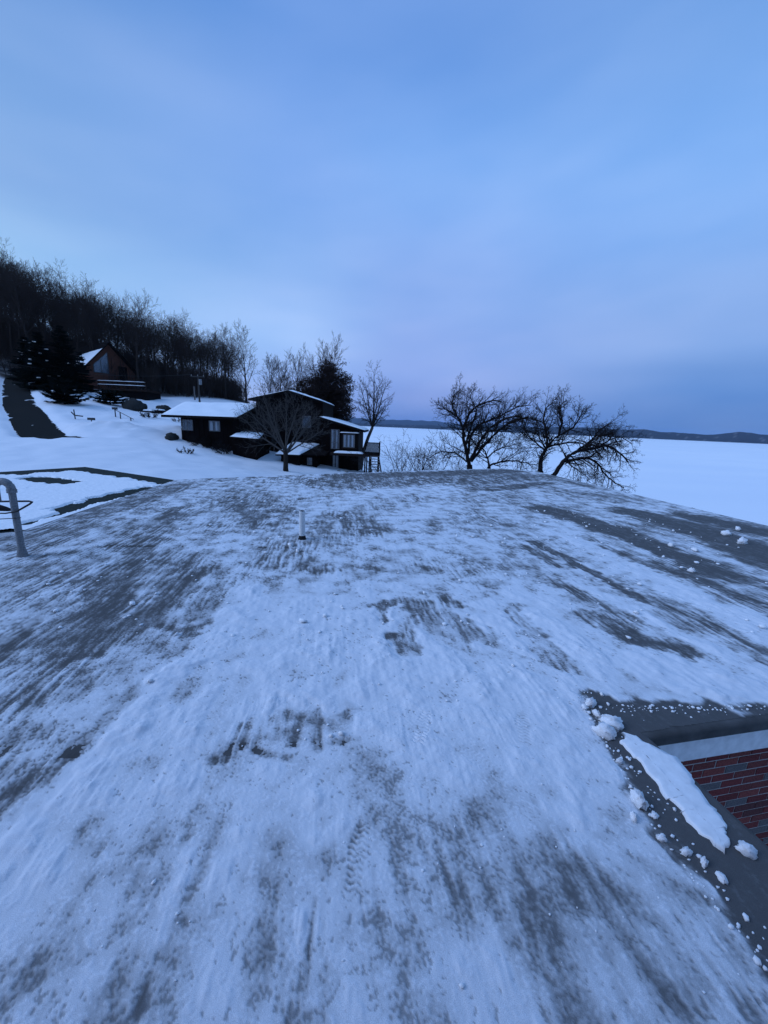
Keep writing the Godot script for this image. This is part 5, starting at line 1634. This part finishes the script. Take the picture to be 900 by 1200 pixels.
# ------------------------------------------------------------------ small things in the yard
func make_yard():
	var p := on_land(-29.4, -62.0)
	var t := thing("utility_pole", "wooden utility pole with crossarm and transformer above the left wing's roof", "pole", p)
	var mb := MB.new()
	mb.rod(p - Vector3(0, 0.3, 0), Vector3(p.x, 8.4, p.z), 0.14, 10, 0.1)
	build("shaft", mb, M.grey_bark, t)
	mb = MB.new()
	mb.box(Vector3(p.x - 1.1, 8.0, p.z + 0.1), Vector3(p.x + 1.05, 8.14, p.z + 0.22))
	var arm := build("crossarm", mb, M.grey_bark, t)
	for s in [-0.95, 0.0, 0.9]:
		mb = MB.new()
		mb.rod(Vector3(p.x + s, 8.14, p.z + 0.16), Vector3(p.x + s, 8.34, p.z + 0.16), 0.05, 8)
		build("insulator", mb, M.galvanised, arm)
	mb = MB.new()
	mb.rod(Vector3(p.x + 0.36, 6.9, p.z + 0.15), Vector3(p.x + 0.36, 7.7, p.z + 0.15), 0.22, 12)
	build("transformer", mb, M.galvanised, t)
	var q := on_land(-30.6, -63.0)
	mb = MB.new()
	mb.rod(q - Vector3(0, 0.2, 0), Vector3(q.x, 6.6, q.z), 0.11, 8)
	mb.lump(Vector3(q.x, 6.62, q.z), Vector3(0.13, 0.09, 0.13), rough, 0.3, 5, 8)
	tag(build("short_pole", mb, M.birch, null, q), "short pale pole just left of the utility pole", "pole")
	mb = MB.new()
	var pts := PackedVector3Array()
	var rad := PackedFloat32Array()
	for k in 25:
		var f := k / 24.0
		pts.append(Vector3(-30.35, 8.36, -61.85).lerp(Vector3(-60.0, 10.5, -44.0), f) - Vector3(0, 8.5 * f * (1.0 - f), 0))
		rad.append(0.02)
	mb.tube(pts, rad, 4)
	tag(build("overhead_cable", mb, M.iron, null, Vector3(-30.35, 8.36, -61.85)), "thin dark cable sagging left from the utility pole past the cabin", "cable")
	# boulders
	for b in [[-30.7, -48.0, 1.3, 0.95, 1.0, "big rounded grey boulder in the snow below the cabin deck"], [-28.3, -50.0, 1.0, 0.75, 0.8, "dark boulder with snow beside the timber ledge, behind the left wing's roof"], [-18.35, -33.3, 0.5, 0.42, 0.6, "low grey boulder at the left corner of the brown house"]]:
		var g := on_land(b[0], b[1])
		mb = MB.new()
		mb.lump(g + Vector3(0, b[3] * 0.35, 0), Vector3(b[2], b[3], b[4]), rough, 0.35, 14, 20)
		tag(build("boulder", mb, M.stone, null, g), b[5], "boulder", "boulders in the snow")
	# timber ledges right of the big boulder
	for b in [[-29.2, -27.6, -48.6, 0.55], [-29.3, -28.2, -47.3, 0.35]]:
		var g := on_land((b[0] + b[1]) * 0.5, b[2])
		t = thing("timber_ledge", "upper snow-topped timber ledge right of the big boulder" if b[3] > 0.5 else "lower snow-topped timber ledge right of the big boulder", "timber", g, "timber ledges by the boulder")
		mb = MB.new()
		mb.box(Vector3(b[0], g.y - 0.2, b[2] - 0.5), Vector3(b[1], g.y + b[3] * 0.7, b[2]))
		build("beam", mb, M.trim, t)
		mb = MB.new()
		snow_quad(mb, [Vector3(b[0], g.y + b[3] * 0.7, b[2]), Vector3(b[1], g.y + b[3] * 0.7, b[2]), Vector3(b[1], g.y + b[3] * 0.7, b[2] - 0.5), Vector3(b[0], g.y + b[3] * 0.7, b[2] - 0.5)], 0.16, 71)
		build("snow_cap", mb, M.snow, t)
	# handrail of steps buried in snow
	var a := on_land(-27.6, -40.0)
	var e := on_land(-24.9, -38.6)
	t = thing("handrail", "dark handrail of buried steps sloping down the snowy yard", "handrail", a)
	mb = MB.new()
	mb.rod(a + Vector3(0, 0.72, 0), e + Vector3(0, 0.25, 0), 0.035, 8)
	build("rail", mb, M.iron, t)
	for f in [0.0, 0.28, 0.85]:
		var b := a.lerp(e, f)
		b.y = land(b.x, b.z)
		mb = MB.new()
		mb.rod(b - Vector3(0, 0.2, 0), a.lerp(e, f) + Vector3(0, lerpf(0.72, 0.25, f), 0), 0.05, 8)
		build("post", mb, M.iron, t)
	mb = MB.new()
	mb.box(a + Vector3(-0.2, 0.72, -0.14), a + Vector3(0.2, 0.95, 0.14))
	build("lantern", mb, M.iron, t)
	# post with a crosspiece, and a low box lamp
	a = on_land(-29.35, -37.0)
	t = thing("garden_signpost", "small dark post with crosspiece standing in the snowy yard", "post", a)
	mb = MB.new()
	mb.rod(a - Vector3(0, 0.2, 0), a + Vector3(-0.05, 0.95, 0), 0.05, 8)
	build("post", mb, M.iron, t)
	mb = MB.new()
	mb.rod(a + Vector3(-0.05, 0.42, 0.03), a + Vector3(0.75, 0.36, 0.03), 0.055, 8)
	build("crosspiece", mb, M.iron, t)
	mb = MB.new()
	mb.rod(a + Vector3(-0.05, 0.42, 0.0), a + Vector3(-0.28, 0.72, 0.05), 0.05, 8)
	build("brace", mb, M.iron, t)
	a = on_land(-26.5, -35.2)
	t = thing("garden_lamp", "low dark box lamp on a short stem in the snow near the drive", "lamp", a)
	mb = MB.new()
	mb.rod(a - Vector3(0, 0.2, 0), a + Vector3(0, 0.62, 0), 0.04, 8)
	build("stem", mb, M.iron, t)
	mb = MB.new()
	mb.box(a + Vector3(-0.25, 0.55, -0.15), a + Vector3(0.25, 0.76, 0.15))
	build("head", mb, M.iron, t)
	# low shrubs
	var sq := {seg = [4, 3, 2], tip = [0.4, 0.4, 0.5], wig = [0.2, 0.25, 0.25], trop = [0.02, 0.02, 0.0], sides = [4, 3, 3], kids = [7, 5], from = [0.15, 0.1], ang = [0.8, 0.8], lr = [0.45, 0.5], taper = [0.4, 0.3], rr = [0.6, 0.6], least = 0.016}
	for b in [[-25.4, -42.0, 0.75, 14, "small twiggy dark shrub in the snow above the handrail"], [-15.7, -33.0, 0.75, 16, "dark leafless hedge shrub under the left wing's windows"], [-14.7, -32.7, 0.7, 16, "dark hedge shrub right of the one under the windows"], [-13.7, -32.3, 0.65, 14, "dark hedge shrub by the corner of the annex"], [-15.3, -29.5, 0.35, 9, "few thin twigs poking out of the snow slope before the house"], [-22.6, -42.5, 0.45, 8, "thin twigs in the snow just left of the left wing's roof"], [0.2, -33.0, 0.8, 12, "brown scrubby bush at the foot of the deck stairs"]]:
		var c := on_land(b[0], b[1])
		var g := RandomNumberGenerator.new()
		g.seed = int(b[0] * -13.0)
		mb = MB.new()
		for k in int(b[3]):
			var az := g.randf() * TAU
			grow(mb, mb, c + Vector3(cos(az), -0.2, sin(az)) * Vector3(0.3, 0.5, 0.3), Vector3(cos(az) * 0.8, 1.0, sin(az) * 0.8).normalized(), b[2] * g.randf_range(0.8, 1.5), 0.02, 0, sq, g)
		tag(build("low_shrub", mb, M.dark_bark, null, c), b[4], "shrub", "low shrubs in the snow")

func _ready():
	rng.seed = 1
	make_view()
	make_materials()
	make_land()
	make_lake()
	make_hills()
	print("setting ", Time.get_ticks_msec())
	make_brick_house()
	make_roof_snow()
	make_low_snow()
	print("roof ", Time.get_ticks_msec())
	make_neighbour()
	make_cabin()
	make_forest()
	make_lone_trees()
	make_apples()
	make_evergreens()
	print("trees ", Time.get_ticks_msec())
	make_fittings()
	make_yard()
	make_lumps()
	print("done ", Time.get_ticks_msec())
